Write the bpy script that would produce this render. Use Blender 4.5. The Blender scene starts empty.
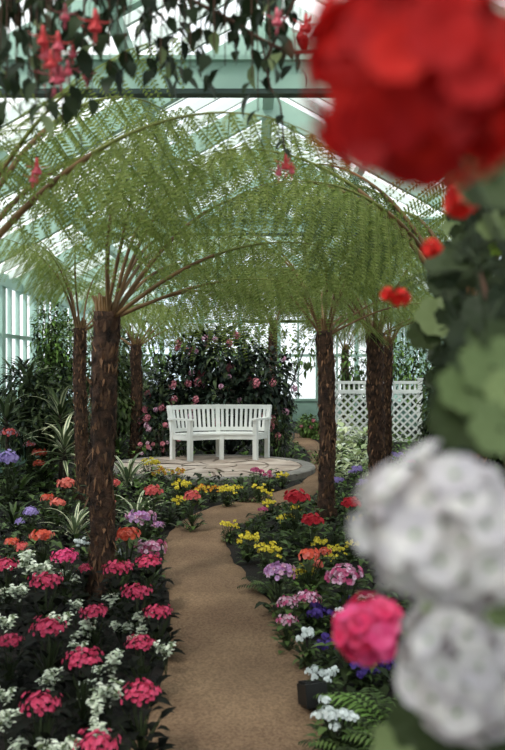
import bpy, math, random
from mathutils import Vector, Matrix, Euler
R_ = math.radians
V = Vector
sc = bpy.context.scene
COL = sc.collection
F, CX, HZ, CH = 850.0, 252.5, 367.0, 1.6      # focal length in px, image centre, horizon row, eye height

def at(px, py, Y):                             # point of the place seen at a pixel, Y metres ahead
    return V(((px - CX) * Y / F, Y, CH + (HZ - py) * Y / F))
def onz(px, py, h=0.0):                        # point at height h seen at a pixel
    Y = F * (CH - h) / (py - HZ)
    return V(((px - CX) * Y / F, Y, h))
def lin(c):
    c /= 255.0
    return c / 12.92 if c <= 0.04045 else ((c + 0.055) / 1.055) ** 2.4
def rgb(r, g, b): return (lin(r), lin(g), lin(b), 1.0)

# ------------------------------------------------------------------ materials
def _new(name):
    m = bpy.data.materials.new(name); m.use_nodes = True
    nt = m.node_tree; nt.nodes.clear()
    return m, nt, nt.nodes.new('ShaderNodeOutputMaterial')
def _vary(nt, col, island=0.0, noise=0.0, scale=8.0, col2=None, coords='Object'):
    N, L = nt.nodes, nt.links
    src = N.new('ShaderNodeRGB'); src.outputs[0].default_value = col
    out = src.outputs[0]
    if noise and col2 is not None:
        tc = N.new('ShaderNodeTexCoord'); nz = N.new('ShaderNodeTexNoise')
        nz.inputs['Scale'].default_value = scale; nz.inputs['Detail'].default_value = 5
        L.new(tc.outputs[coords], nz.inputs['Vector'])
        rp = N.new('ShaderNodeMapRange'); rp.inputs[1].default_value = .5 - .5 * (1.05 - noise) * .6; rp.inputs[2].default_value = .5 + .5 * (1.05 - noise) * .6
        L.new(nz.outputs['Fac'], rp.inputs[0])
        mx = N.new('ShaderNodeMix'); mx.data_type = 'RGBA'
        L.new(rp.outputs[0], mx.inputs[0]); L.new(out, mx.inputs[6]); mx.inputs[7].default_value = col2
        out = mx.outputs[2]
    if island:
        g = N.new('ShaderNodeNewGeometry'); hs = N.new('ShaderNodeHueSaturation')
        mr = N.new('ShaderNodeMapRange'); mr.inputs[3].default_value = 1 - island; mr.inputs[4].default_value = 1 + island
        L.new(g.outputs['Random Per Island'], mr.inputs[0]); L.new(mr.outputs[0], hs.inputs['Value'])
        L.new(out, hs.inputs['Color']); out = hs.outputs[0]
        if col2 is not None and not noise:
            mx = N.new('ShaderNodeMix'); mx.data_type = 'RGBA'
            ml = N.new('ShaderNodeMath'); ml.operation = 'FRACT'
            m2 = N.new('ShaderNodeMath'); m2.operation = 'MULTIPLY'; m2.inputs[1].default_value = 7.31
            L.new(g.outputs['Random Per Island'], m2.inputs[0]); L.new(m2.outputs[0], ml.inputs[0])
            L.new(ml.outputs[0], mx.inputs[0]); L.new(out, mx.inputs[6]); mx.inputs[7].default_value = col2
            out = mx.outputs[2]
    return out
def solid(name, col, rough=.6, island=0., noise=0., scale=8., col2=None, bump=0., bscale=40., trans=0., spec=.3, coords='Object', bdist=.02):
    m, nt, o = _new(name); N, L = nt.nodes, nt.links
    p = N.new('ShaderNodeBsdfPrincipled'); p.inputs['Roughness'].default_value = rough
    p.inputs['Specular IOR Level'].default_value = spec * (.5 if name.startswith('leaf') else 1)
    c = _vary(nt, col, island, noise, scale, col2, coords); L.new(c, p.inputs['Base Color'])
    if bump:
        tc = N.new('ShaderNodeTexCoord'); nz = N.new('ShaderNodeTexNoise'); nz.inputs['Scale'].default_value = bscale; nz.inputs['Detail'].default_value = 4
        bp = N.new('ShaderNodeBump'); bp.inputs['Strength'].default_value = bump; bp.inputs['Distance'].default_value = bdist
        L.new(tc.outputs[coords], nz.inputs['Vector']); L.new(nz.outputs['Fac'], bp.inputs['Height']); L.new(bp.outputs[0], p.inputs['Normal'])
    sh = p.outputs[0]
    if trans:
        t = N.new('ShaderNodeBsdfTranslucent'); L.new(c, t.inputs['Color'])
        mx = N.new('ShaderNodeMixShader'); mx.inputs[0].default_value = trans
        L.new(sh, mx.inputs[1]); L.new(t.outputs[0], mx.inputs[2]); sh = mx.outputs[0]
    L.new(sh, o.inputs[0]); return m
def glass(name, tint, white=0.0, gloss=.05):
    m, nt, o = _new(name); N, L = nt.nodes, nt.links
    t = N.new('ShaderNodeBsdfTransparent'); t.inputs[0].default_value = tint
    sh = t.outputs[0]
    if white:
        tl = N.new('ShaderNodeBsdfTranslucent'); tl.inputs[0].default_value = (.92, .95, .95, 1)
        mx = N.new('ShaderNodeMixShader'); mx.inputs[0].default_value = white
        L.new(sh, mx.inputs[1]); L.new(tl.outputs[0], mx.inputs[2]); sh = mx.outputs[0]
    g = N.new('ShaderNodeBsdfGlossy'); g.inputs['Roughness'].default_value = .08
    mx = N.new('ShaderNodeMixShader'); mx.inputs[0].default_value = gloss
    L.new(sh, mx.inputs[1]); L.new(g.outputs[0], mx.inputs[2])
    L.new(mx.outputs[0], o.inputs[0]); return m

M = {}
M['soil'] = solid('soil', rgb(34, 27, 21), .95, noise=.5, scale=9, col2=rgb(20, 17, 14), bump=.8, bscale=60)
M['mint'] = solid('mint_paint', rgb(164, 190, 176), .5, noise=.3, scale=2, col2=rgb(148, 178, 162))
M['mint_dark'] = solid('deep_mint_paint', rgb(112, 144, 128), .5)
M['bar_white'] = solid('glazing_bar_paint', rgb(224, 232, 226), .5)
M['flange'] = solid('dark_steel', rgb(48, 62, 56), .5)
M['white_paint'] = solid('white_paint', rgb(232, 232, 228), .45, noise=.2, scale=6, col2=rgb(214, 214, 208))
M['roof_glass'] = glass('whitewashed_glass', (.93, .97, .96, 1), .28)
M['win_glass'] = glass('window_glass', (.86, .93, .97, 1), .06)
M['stone'] = solid('paving_stone', rgb(194, 178, 164), .85, noise=.6, scale=2.4, col2=rgb(156, 138, 124), bump=.3, bscale=25)
M['kerb'] = solid('kerb_stone', rgb(144, 138, 130), .9, noise=.5, scale=6, col2=rgb(110, 106, 100), bump=.4)
M['joint'] = solid('mortar', rgb(134, 118, 104), .95)
M['trunk'] = solid('fern_trunk', rgb(84, 60, 46), .95, noise=.6, scale=14, col2=rgb(38, 28, 23), bump=.9, bscale=70)
M['fibre'] = solid('trunk_fibre', rgb(132, 96, 70), .9, island=.45, col2=rgb(56, 41, 32))
M['stalk'] = solid('frond_stalk', rgb(134, 102, 64), .55, noise=.4, scale=5, col2=rgb(92, 68, 42))
M['stalk_green'] = solid('green_frond_stalk', rgb(120, 122, 62), .55)
M['frond'] = solid('fern_leaflet', rgb(108, 126, 58), .5, island=.25, trans=.5, col2=rgb(150, 160, 86))
M['frond_dark'] = solid('dark_fern_leaflet', rgb(78, 94, 50), .5, island=.2, trans=.45, col2=rgb(104, 118, 66))
def leafm(n, c, c2, tr=.2, isl=.3, rough=.45): M[n] = solid('leaf_' + n, c, rough, island=isl, col2=c2, trans=tr)
leafm('l_shade_black', rgb(13, 15, 9), rgb(22, 24, 14), .03, rough=.8)  # near-black colour stands in for the shade among the bed leaves
leafm('l_dark', rgb(32, 42, 22), rgb(50, 60, 32), .15, rough=.6)
leafm('l_shrub', rgb(24, 36, 27), rgb(50, 60, 48), .1, rough=.32)
leafm('l_mid', rgb(66, 86, 44), rgb(92, 110, 60))
leafm('l_light', rgb(112, 146, 70), rgb(134, 166, 90), .35)
leafm('l_olive', rgb(72, 86, 56), rgb(104, 116, 80))
leafm('l_silver', rgb(204, 214, 188), rgb(240, 242, 224), .2)
leafm('l_hosta', rgb(232, 234, 196), rgb(186, 204, 146), .3)
leafm('l_ger', rgb(62, 72, 42), rgb(34, 44, 26), .2, .35)
leafm('l_gerlight', rgb(118, 132, 84), rgb(152, 164, 118), .3, .25)
leafm('l_germid', rgb(96, 112, 68), rgb(124, 138, 94), .3, .25)
leafm('l_fuch', rgb(32, 42, 27), rgb(52, 64, 38), .25)
leafm('l_strap', rgb(84, 104, 72), rgb(120, 134, 100), .25)
leafm('l_lime', rgb(150, 178, 60), rgb(126, 160, 60), .4)
def fl(n, c, c2, isl=.14, tr=.25): M[n] = solid('petal_' + n, c, .55, island=isl, col2=c2, trans=tr, spec=.2)
fl('crimson', rgb(204, 58, 92), rgb(222, 88, 124))
fl('rose', rgb(232, 62, 122), rgb(240, 100, 150))
fl('orange', rgb(226, 84, 62), rgb(232, 112, 86))
fl('salmon', rgb(236, 140, 124), rgb(236, 112, 100))
fl('coral', rgb(222, 88, 92), rgb(230, 116, 110))
fl('red', rgb(186, 36, 50), rgb(204, 48, 60))
fl('scarlet', rgb(218, 40, 36), rgb(186, 28, 30), .16)
fl('brightred', rgb(228, 44, 34), rgb(214, 34, 28), .1)
fl('hotpink', rgb(236, 54, 106), rgb(242, 92, 134), .1)
fl('purple', rgb(146, 122, 188), rgb(174, 156, 210))
fl('violet', rgb(70, 48, 122), rgb(92, 70, 150))
fl('lilac', rgb(214, 176, 216), rgb(184, 112, 176))
fl('pinkwhite', rgb(236, 204, 222), rgb(206, 116, 158))
fl('dusky', rgb(196, 146, 166), rgb(214, 180, 194))
fl('yellow', rgb(232, 208, 56), rgb(240, 222, 90))
fl('amber', rgb(224, 168, 56), rgb(214, 130, 50))
fl('white', rgb(228, 232, 232), rgb(214, 220, 216), .06)
fl('palewhite', rgb(236, 228, 222), rgb(214, 204, 208), .12)
fl('shrubpink', rgb(206, 112, 128), rgb(222, 150, 160))
fl('magenta', rgb(190, 70, 118), rgb(206, 110, 146))
fl('fuch_red', rgb(222, 66, 74), rgb(228, 104, 104))
fl('fuch_pink', rgb(222, 84, 112), rgb(232, 136, 146))
M['eye'] = solid('flower_eye', rgb(140, 60, 90), .7)
M['stem'] = solid('green_stem', rgb(52, 62, 34), .6)
M['wood'] = solid('woody_stem', rgb(98, 66, 50), .8, noise=.4, scale=20, col2=rgb(72, 50, 40))
M['darkwood'] = solid('dark_woody_stem', rgb(52, 42, 34), .85)
M['wicker'] = solid('basket_fibre', rgb(72, 54, 38), .95, noise=.4, scale=30, col2=rgb(46, 36, 28))
M['steel'] = solid('grey_steel', rgb(110, 112, 110), .4)
M['black'] = solid('black_plastic', rgb(22, 21, 20), .5)
M['lens'] = solid('lamp_lens', rgb(90, 96, 96), .2)

def path_material():
    m, nt, o = _new('sandy_path'); N, L = nt.nodes, nt.links
    p = N.new('ShaderNodeBsdfPrincipled'); p.inputs['Roughness'].default_value = .95; p.inputs['Specular IOR Level'].default_value = .15
    tc = N.new('ShaderNodeTexCoord')
    n1 = N.new('ShaderNodeTexNoise'); n1.inputs['Scale'].default_value = 1.6; n1.inputs['Detail'].default_value = 6
    n2 = N.new('ShaderNodeTexNoise'); n2.inputs['Scale'].default_value = 75; n2.inputs['Detail'].default_value = 3
    mp = N.new('ShaderNodeMapping'); mp.inputs['Scale'].default_value = (1.0, 5.0, 1)
    n3 = N.new('ShaderNodeTexNoise'); n3.inputs['Scale'].default_value = 9; n3.inputs['Detail'].default_value = 4
    L.new(tc.outputs['Object'], n1.inputs['Vector']); L.new(tc.outputs['Object'], n2.inputs['Vector'])
    L.new(tc.outputs['Object'], mp.inputs['Vector']); L.new(mp.outputs[0], n3.inputs['Vector'])
    r = N.new('ShaderNodeValToRGB'); r.color_ramp.elements[0].position = .32; r.color_ramp.elements[0].color = rgb(118, 94, 75)
    r.color_ramp.elements[1].position = .7; r.color_ramp.elements[1].color = rgb(148, 121, 96)
    L.new(n1.outputs['Fac'], r.inputs[0])
    r2 = N.new('ShaderNodeValToRGB'); r2.color_ramp.elements[0].position = .36; r2.color_ramp.elements[0].color = (.55, .52, .5, 1)
    r2.color_ramp.elements[1].position = .62; r2.color_ramp.elements[1].color = (1.12, 1.1, 1.06, 1)
    L.new(n2.outputs['Fac'], r2.inputs[0])
    mx = N.new('ShaderNodeMix'); mx.data_type = 'RGBA'; mx.blend_type = 'MULTIPLY'; mx.inputs[0].default_value = .8
    L.new(r.outputs[0], mx.inputs[6]); L.new(r2.outputs[0], mx.inputs[7]); L.new(mx.outputs[2], p.inputs['Base Color'])
    ad = N.new('ShaderNodeMath'); ad.operation = 'ADD'; L.new(n2.outputs['Fac'], ad.inputs[0]); L.new(n3.outputs['Fac'], ad.inputs[1])
    bp = N.new('ShaderNodeBump'); bp.inputs['Strength'].default_value = .7; bp.inputs['Distance'].default_value = .02
    L.new(ad.outputs[0], bp.inputs['Height']); L.new(bp.outputs[0], p.inputs['Normal'])
    L.new(p.outputs[0], o.inputs[0]); return m
M['path'] = path_material()

def striped_material():                         # strap leaf with a cream edge
    m, nt, o = _new('striped_leaf'); N, L = nt.nodes, nt.links
    p = N.new('ShaderNodeBsdfPrincipled'); p.inputs['Roughness'].default_value = .45
    uv = N.new('ShaderNodeUVMap'); sp = N.new('ShaderNodeSeparateXYZ'); L.new(uv.outputs[0], sp.inputs[0])
    r = N.new('ShaderNodeValToRGB'); e = r.color_ramp.elements
    r.color_ramp.interpolation = 'CONSTANT'
    e[0].position = 0; e[0].color = rgb(206, 206, 168); e[1].position = .3; e[1].color = rgb(82, 100, 66)
    x = e.new(.7); x.color = rgb(206, 206, 168)
    L.new(sp.outputs[0], r.inputs[0]); L.new(r.outputs[0], p.inputs['Base Color']); L.new(p.outputs[0], o.inputs[0]); return m
M['striped'] = striped_material()

# ------------------------------------------------------------------ mesh builder
def frame(p, d, n=V((0, 0, 1))):               # local y along d, local z near n
    d = V(d).normalized(); n = V(n)
    x = d.cross(n)
    if x.length < 1e-5: x = d.cross(V((1, 0, 0.01)))
    x.normalize(); z = x.cross(d)
    m = Matrix((x, d, z)).transposed().to_4x4(); m.translation = V(p); return m

class MB:
    def __init__(s): s.v = []; s.f = []; s.m = []; s.uv = []; s.mats = []
    def slot(s, mat):
        if mat not in s.mats: s.mats.append(mat)
        return s.mats.index(mat)
    def face(s, idx, mat, uv=None):
        s.f.append(idx); s.m.append(s.slot(mat)); s.uv.append(uv or [(.5, .5)] * len(idx))
    def pts(s, ps):
        b = len(s.v); s.v.extend(tuple(p) for p in ps); return b
    def box(s, lo, hi, mat, mtx=None):
        c = [V((x, y, z)) for x in (lo[0], hi[0]) for y in (lo[1], hi[1]) for z in (lo[2], hi[2])]
        if mtx is not None: c = [mtx @ p for p in c]
        b = s.pts(c)
        for q in ((0, 1, 3, 2), (4, 6, 7, 5), (0, 4, 5, 1), (2, 3, 7, 6), (0, 2, 6, 4), (1, 5, 7, 3)): s.face([b + i for i in q], mat)
    def bar(s, a, b, w, h, mat, up=V((0, 0, 1))):
        a, b = V(a), V(b); s.box((-w / 2, 0, -h / 2), (w / 2, (b - a).length, h / 2), mat, frame(a, b - a, up))
    def tube(s, ps, rs, mat, n=6, cap=True):
        ps = [V(p) for p in ps]; N = len(ps)
        if not hasattr(rs, '__len__'): rs = [rs] * N
        prev = None; rows = []
        for i, p in enumerate(ps):
            d = (ps[min(i + 1, N - 1)] - ps[max(i - 1, 0)]).normalized()
            if prev is None: x = d.orthogonal().normalized()
            else: x = (prev - d * prev.dot(d)).normalized()
            prev = x; y = d.cross(x)
            rows.append(s.pts([p + (x * math.cos(2 * math.pi * k / n) + y * math.sin(2 * math.pi * k / n)) * rs[i] for k in range(n)]))
        for i in range(N - 1):
            for k in range(n):
                k2 = (k + 1) % n; s.face([rows[i] + k, rows[i] + k2, rows[i + 1] + k2, rows[i + 1] + k], mat)
        if cap:
            s.face([rows[0] + k for k in reversed(range(n))], mat); s.face([rows[-1] + k for k in range(n)], mat)
    def leaf(s, mtx, L, W, mat, seg=3, droop=.3, fold=.25, shape='ovate'):
        rows = []
        for i in range(seg + 1):
            t = i / seg
            if shape == 'ovate': w = math.sin(math.pi * min(1, t ** .75)) if 0 < t < 1 else 0
            elif shape == 'strap': w = min(1, t * 4 + .35) * (1 - t ** 3)
            elif shape == 'round': w = math.sqrt(max(0, 1 - (2 * t - 1) ** 2))
            else: w = 1 - abs(2 * t - .8)
            a = droop * t
            y = L * t * math.cos(a); z = -L * t * math.sin(a)
            w = max(w, .04) * W / 2
            rows.append(s.pts([mtx @ V((-w, y, z + fold * w)), mtx @ V((0, y, z)), mtx @ V((w, y, z + fold * w))]))
        for i in range(seg):
            a, b = rows[i], rows[i + 1]; t0, t1 = i / seg, (i + 1) / seg
            s.face([a, a + 1, b + 1, b], mat, [(0, t0), (.5, t0), (.5, t1), (0, t1)])
            s.face([a + 1, a + 2, b + 2, b + 1], mat, [(.5, t0), (1, t0), (1, t1), (.5, t1)])
    def kite(s, mtx, L, W, mat, c=.5):
        b = s.pts([mtx @ V((0, 0, 0)), mtx @ V((W / 2, L * c, .0)), mtx @ V((0, L, -.12 * L)), mtx @ V((-W / 2, L * c, .0))])
        s.face([b, b + 1, b + 2, b + 3], mat)
    def petal(s, mtx, L, W, mat, cup=.15):
        o = [(0, 0, 0), (.34, .3, .02), (.5, .66, cup), (.3, .95, cup * 1.2), (0, 1, cup), (-.3, .95, cup * 1.2), (-.5, .66, cup), (-.34, .3, .02)]
        b = s.pts([mtx @ V((x * W, y * L, z * L)) for x, y, z in o])
        s.face([b + i for i in range(8)], mat)
    def floret(s, mtx, r, mat, n=5, cup=.2, eye=None, spin=0.):
        for k in range(n):
            q = mtx @ Matrix.Rotation(spin + 2 * math.pi * k / n, 4, 'Z')
            s.petal(q, r, r * (1.15 if n == 5 else 1.3), mat, cup)
        if eye:
            b = s.pts([mtx @ V((math.cos(a) * r * .16, math.sin(a) * r * .16, r * .1)) for a in [2 * math.pi * k / 5 for k in range(5)]])
            s.face([b + i for i in range(5)], eye)
    def ball(s, c, r, mat, n=8, m=5, sq=(1, 1, 1)):
        rows = []
        for j in range(m + 1):
            th = math.pi * j / m
            rows.append(s.pts([V(c) + V((math.sin(th) * math.cos(2 * math.pi * k / n) * sq[0], math.sin(th) * math.sin(2 * math.pi * k / n) * sq[1], math.cos(th) * sq[2])) * r for k in range(n)]))
        for j in range(m):
            for k in range(n):
                k2 = (k + 1) % n; s.face([rows[j] + k, rows[j + 1] + k, rows[j + 1] + k2, rows[j] + k2], mat)
    def geranium_leaf(s, mtx, r, mat, rnd, lobes=7):
        n = lobes * 3; c = s.pts([mtx @ V((0, 0, -.12 * r))]); rings = []
        for q in (.5, 1.0):
            ring = []
            for k in range(n):
                a = 2 * math.pi * k / n - math.pi / 2
                lob = (1, 1.0, .86)[k % 3] if q == 1 else 1
                notch = .45 if (k == 0 and q == 1) else 1
                rr = r * q * lob * notch
                ring.append(mtx @ V((math.cos(a) * rr, math.sin(a) * rr, r * (.1 * q * q + .06 * math.sin(a * lobes) * q))))
            rings.append(s.pts(ring))
        for k in range(n):
            k2 = (k + 1) % n
            s.face([c, rings[0] + k, rings[0] + k2], mat)
            s.face([rings[0] + k, rings[1] + k, rings[1] + k2, rings[0] + k2], mat)
    def mesh(s, name, smooth=True):
        me = bpy.data.meshes.new(name); me.from_pydata(s.v, [], s.f)
        for m in s.mats: me.materials.append(M[m])
        me.polygons.foreach_set('material_index', s.m)
        if smooth: me.polygons.foreach_set('use_smooth', [True] * len(s.f))
        if any(m == 'striped' for m in s.mats):
            u = me.uv_layers.new(name='UVMap'); flat = []
            for f in s.uv:
                for c in f: flat.extend(c)
            u.data.foreach_set('uv', flat)
        me.update(); return me
    def build(s, name, parent=None, smooth=False): return put(name, s.mesh(name, smooth), parent)

def put(name, me, parent=None, loc=(0, 0, 0), rot=(0, 0, 0), sca=1.0):
    o = bpy.data.objects.new(name, me); COL.objects.link(o)
    o.location = loc; o.rotation_euler = rot; o.scale = (sca,) * 3
    if parent is not None: o.parent = parent
    return o
def tag(o, label, cat, group=None, kind=None):
    o['label'] = label; o['category'] = cat
    if group: o['group'] = group
    if kind: o['kind'] = kind
    return o
def thing(name, label, cat, loc=(0, 0, 0), rz=0., group=None, sca=1.0):
    o = put(name, None, None, loc, (0, 0, rz), sca); o.empty_display_size = .1
    return tag(o, label, cat, group)
def struct(o): o['kind'] = 'structure'; return o

# ------------------------------------------------------------------ camera, light
cam = bpy.data.cameras.new('camera'); co = bpy.data.objects.new('camera', cam); COL.objects.link(co)
co.location = (0, 0, CH); co.rotation_euler = (R_(90), 0, 0)
cam.sensor_fit = 'VERTICAL'; cam.sensor_height = 36.0; cam.lens = 36.0 * F / 750
cam.shift_y = (HZ - 375) / 750; cam.clip_start = .05; cam.clip_end = 200
cam.dof.use_dof = True; cam.dof.focus_distance = 10.0; cam.dof.aperture_fstop = 3.4
sc.camera = co
sc.view_settings.view_transform = 'Standard'; sc.view_settings.look = 'None'
sc.view_settings.gamma = 1; sc.view_settings.use_curve_mapping = False; sc.view_settings.exposure = EXPO = 0.45

w = bpy.data.worlds.new('overcast_sky'); sc.world = w; w.use_nodes = True
N, L = w.node_tree.nodes, w.node_tree.links; N.clear()
wo = N.new('ShaderNodeOutputWorld'); bg = N.new('ShaderNodeBackground'); tc = N.new('ShaderNodeTexCoord')
nz = N.new('ShaderNodeTexNoise'); nz.inputs['Scale'].default_value = 3.0; nz.inputs['Detail'].default_value = 5
rp = N.new('ShaderNodeValToRGB'); rp.color_ramp.elements[0].position = .38; rp.color_ramp.elements[0].color = (.72, .85, 1, 1)
rp.color_ramp.elements[1].position = .52; rp.color_ramp.elements[1].color = (1, 1, .99, 1)
L.new(tc.outputs['Generated'], nz.inputs['Vector']); L.new(nz.outputs['Fac'], rp.inputs[0]); L.new(rp.outputs[0], bg.inputs[0])
bg.inputs[1].default_value = 1.25; L.new(bg.outputs[0], wo.inputs[0])
sun = bpy.data.lights.new('sun', 'SUN'); so = bpy.data.objects.new('sun', sun); COL.objects.link(so)
sun.energy = 2.2; sun.angle = R_(6); sun.color = (1, .96, .9); so.rotation_euler = (R_(32), R_(-24), 0); so.location = (-4, -4, 9)
# ------------------------------------------------------------------ greenhouse shell
XL, XR, Y0, Y1, EAVE, RIDGE = -3.8, 4.2, -3.2, 25.0, 3.0, 5.2
XM = (XL + XR) / 2
b = MB(); n = 4
b.box((XL - .1, Y0 - .1, -.12), (XR + .1, Y1 + .1, 0), 'soil'); struct(b.build('floor'))

def resample(ps, n):
    d = [0]
    for i in range(1, len(ps)): d.append(d[-1] + (ps[i] - ps[i - 1]).length)
    out = []
    for k in range(n):
        t = d[-1] * k / (n - 1); i = 1
        while i < len(d) - 1 and d[i] < t: i += 1
        u = (t - d[i - 1]) / max(1e-9, d[i] - d[i - 1]); out.append(ps[i - 1].lerp(ps[i], u))
    return out
PL = [(132, 750), (146, 718), (166, 664), (168, 600), (163, 565), (165, 540), (186, 519), (215, 507), (250, 499), (285, 490), (304, 481), (311, 466), (308, 453), (298, 445), (286, 439), (276, 434)]
PR = [(326, 750), (316, 690), (304, 650), (284, 622), (257, 588), (238, 566), (227, 548), (229, 533), (262, 515), (300, 503), (324, 487), (333, 467), (331, 453), (321, 445), (311, 439), (300, 434)]
# (pairs are taken from the same stretch of the path, so left and right join straight across)
L_ = [V((-.45, -3, 0)), V((-.45, 1.5, 0))] + [onz(*p) for p in PL]
R2 = [V((.32, -3, 0)), V((.3, 1.5, 0))] + [onz(*p) for p in PR]
def smooth_line(ps, k=6):
    out = []
    for i in range(len(ps) - 1):
        p0, p1, p2, p3 = ps[max(0, i - 1)], ps[i], ps[i + 1], ps[min(len(ps) - 1, i + 2)]
        for j in range(k):
            t = j / k
            out.append(.5 * ((2 * p1) + (p2 - p0) * t + (2 * p0 - 5 * p1 + 4 * p2 - p3) * t * t + (3 * p1 - p0 - 3 * p2 + p3) * t ** 3))
    out.append(ps[-1]); return out
SL, SR = smooth_line(L_), smooth_line(R2)
rp_ = random.Random(3)
b = MB()
for i in range(len(SL) - 1):
    def jag(p, s): return p + V((s * rp_.uniform(-.015, .03), 0, 0))
for i in range(len(SL)):
    l, r = SL[i] + V((rp_.uniform(-.02, .02), 0, 0)), SR[i] + V((rp_.uniform(-.02, .02), 0, 0))
    row = [l + V((0, 0, 0.001))] + [l.lerp(r, t) + V((0, 0, .014 + .01 * math.sin(math.pi * t))) for t in (.02, .25, .5, .75, .98)] + [r + V((0, 0, .001))]
    q = b.pts(row)
    if i:
        for k in range(6): b.face([q - 7 + k, q - 7 + k + 1, q + k + 1, q + k], 'path')
struct(b.build('path', smooth=True))
def on_path(x, y, pad=0.0):
    for i in range(len(SL) - 1):
        y0, y1 = sorted((SL[i].y, SL[i + 1].y)); z0, z1 = sorted((SR[i].y, SR[i + 1].y))
        if min(y0, z0) - pad <= y <= max(y1, z1) + pad:
            x0 = min(SL[i].x, SL[i + 1].x, SR[i].x, SR[i + 1].x); 
            q = [SL[i], SL[i + 1], SR[i + 1], SR[i]]; ins = False
            cx = sum(p.x for p in q) / 4; cy = sum(p.y for p in q) / 4
            q = [V((p.x + math.copysign(pad, p.x - cx), p.y + math.copysign(pad * .3, p.y - cy), 0)) for p in q]
            j = 3
            for k in range(4):
                a, c = q[k], q[j]
                if (a.y > y) != (c.y > y) and x < (c.x - a.x) * (y - a.y) / (c.y - a.y) + a.x: ins = not ins
                j = k
            if ins: return True
    return False

# roof
ceil = struct(put('ceiling', None))
b = MB()
for x in (XL, XR):
    q = b.pts([(x, Y0, EAVE), (XM, Y0, RIDGE), (XM, Y1, RIDGE), (x, Y1, EAVE)]); b.face([q, q + 1, q + 2, q + 3], 'roof_glass')
b.build('roof_glass', ceil)
bar = MB(); bar.bar((XL, 0, EAVE - .05), (XM, 0, RIDGE - .05), .05, .11, 'bar_white', V((0, 0, 1))); barL = bar.mesh('glazing_bar', False)
bar = MB(); bar.bar((XR, 0, EAVE - .05), (XM, 0, RIDGE - .05), .05, .11, 'bar_white', V((0, 0, 1))); barR = bar.mesh('glazing_bar', False)
raf = MB(); raf.bar((XL, 0, EAVE - .14), (XM, 0, RIDGE - .14), .1, .26, 'mint', V((0, 0, 1))); rafL = raf.mesh('rafter', False)
raf = MB(); raf.bar((XR, 0, EAVE - .14), (XM, 0, RIDGE - .14), .1, .26, 'mint', V((0, 0, 1))); rafR = raf.mesh('rafter', False)
k = 0; y = Y0
while y <= Y1 + .01:
    big = k % 4 == 0
    for me in ((rafL, rafR) if big else (barL, barR)): put('rafter' if big else 'glazing_bar', me, ceil, (0, y, 0))
    k += 1; y += .6
for side, x in ((0, XL), (1, XR)):
    for t in (.02, .35, .68):
        p = V((x, 0, EAVE)).lerp(V((XM, 0, RIDGE)), t)
        b = MB(); b.box((p.x - .05, Y0, p.z - .24), (p.x + .05, Y1, p.z - .12), 'mint'); b.build('purlin', ceil)
b = MB(); b.box((XM - .07, Y0, RIDGE - .22), (XM + .07, Y1, RIDGE - .02), 'mint'); b.build('ridge_beam', ceil)
# tie beams
for i, (y, z) in enumerate(((6.0, 3.5), (12.4, 3.5), (18.6, 3.5))):
    b = MB(); dx = (z + .3 - EAVE) / (RIDGE - EAVE) * (XM - XL)
    b.box((XL + dx, y - .03, z + .05), (XR - dx, y + .03, z + .24), 'mint')
    b.box((XL + dx, y - .09, z + .24), (XR - dx, y + .09, z + .27), 'mint')
    b.box((XL + dx, y - .05, z + .015), (XR - dx, y + .05, z + .05), 'flange')
    struct(b.build('trim_%d' % (i + 1)))
# side walls: low solid wall, then a bay of windows every 2 m
wn = 0
for side, x in (('left', XL), ('right', XR)):
    s = 1 if side == 'left' else -1
    b = MB(); b.box((min(x, x - .1 * s), Y0, 0), (max(x, x - .1 * s), Y1, .6), 'mint_dark')
    b.box((x - .13, Y0, .6), (x + .13, Y1, .66), 'mint'); b.box((x - .08, Y0, EAVE - .1), (x + .08, Y1, EAVE), 'mint')
    struct(b.build('wall_' + side))
    for i in range(14):
        y = Y0 + .2 + 2 * i - .2; wn += 1; b = MB()
        b.box((x - .06, y, .66), (x + .06, y + .09, EAVE - .1), 'mint')
        b.box((x - .06, y + 1.91, .66), (x + .06, y + 2, EAVE - .1), 'mint')
        for q in (.47, .92, 1.37): b.box((x - .03, y + q, .66), (x + .03, y + q + .05, EAVE - .1), 'mint')
        for z in (2.05,): b.box((x - .035, y, z), (x + .035, y + 2, z + .06), 'mint')
        o = struct(b.build('window_%d' % wn))
        b = MB(); q = b.pts([(x, y, .66), (x, y + 2, .66), (x, y + 2, EAVE - .1), (x, y, EAVE - .1)]); b.face([q, q + 1, q + 2, q + 3], 'win_glass'); b.build('pane', o)
# unseen front gable behind the viewer, added to cut light from there
b = MB(); b.box((XL, Y0 - .1, 0), (XR, Y0, 1.1), 'mint_dark'); b.box((XL, Y0 - .12, 1.1), (XR, Y0 + .04, 1.18), 'mint')
for i in range(8):
    x = XL + (XR - XL) * i / 7; b.box((x - .05, Y0 - .05, 1.18), (x + .05, Y0 + .03, EAVE + (RIDGE - EAVE) * (1 - abs(x - XM) / (XM - XL)) - .1), 'mint')
struct(b.build('wall_front'))
b = MB(); q = b.pts([(XL, Y0, 1.18), (XR, Y0, 1.18), (XR, Y0, EAVE), (XM, Y0, RIDGE), (XL, Y0, EAVE)]); b.face([q + k for k in range(5)], 'win_glass'); struct(b.build('window_60'))
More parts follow.
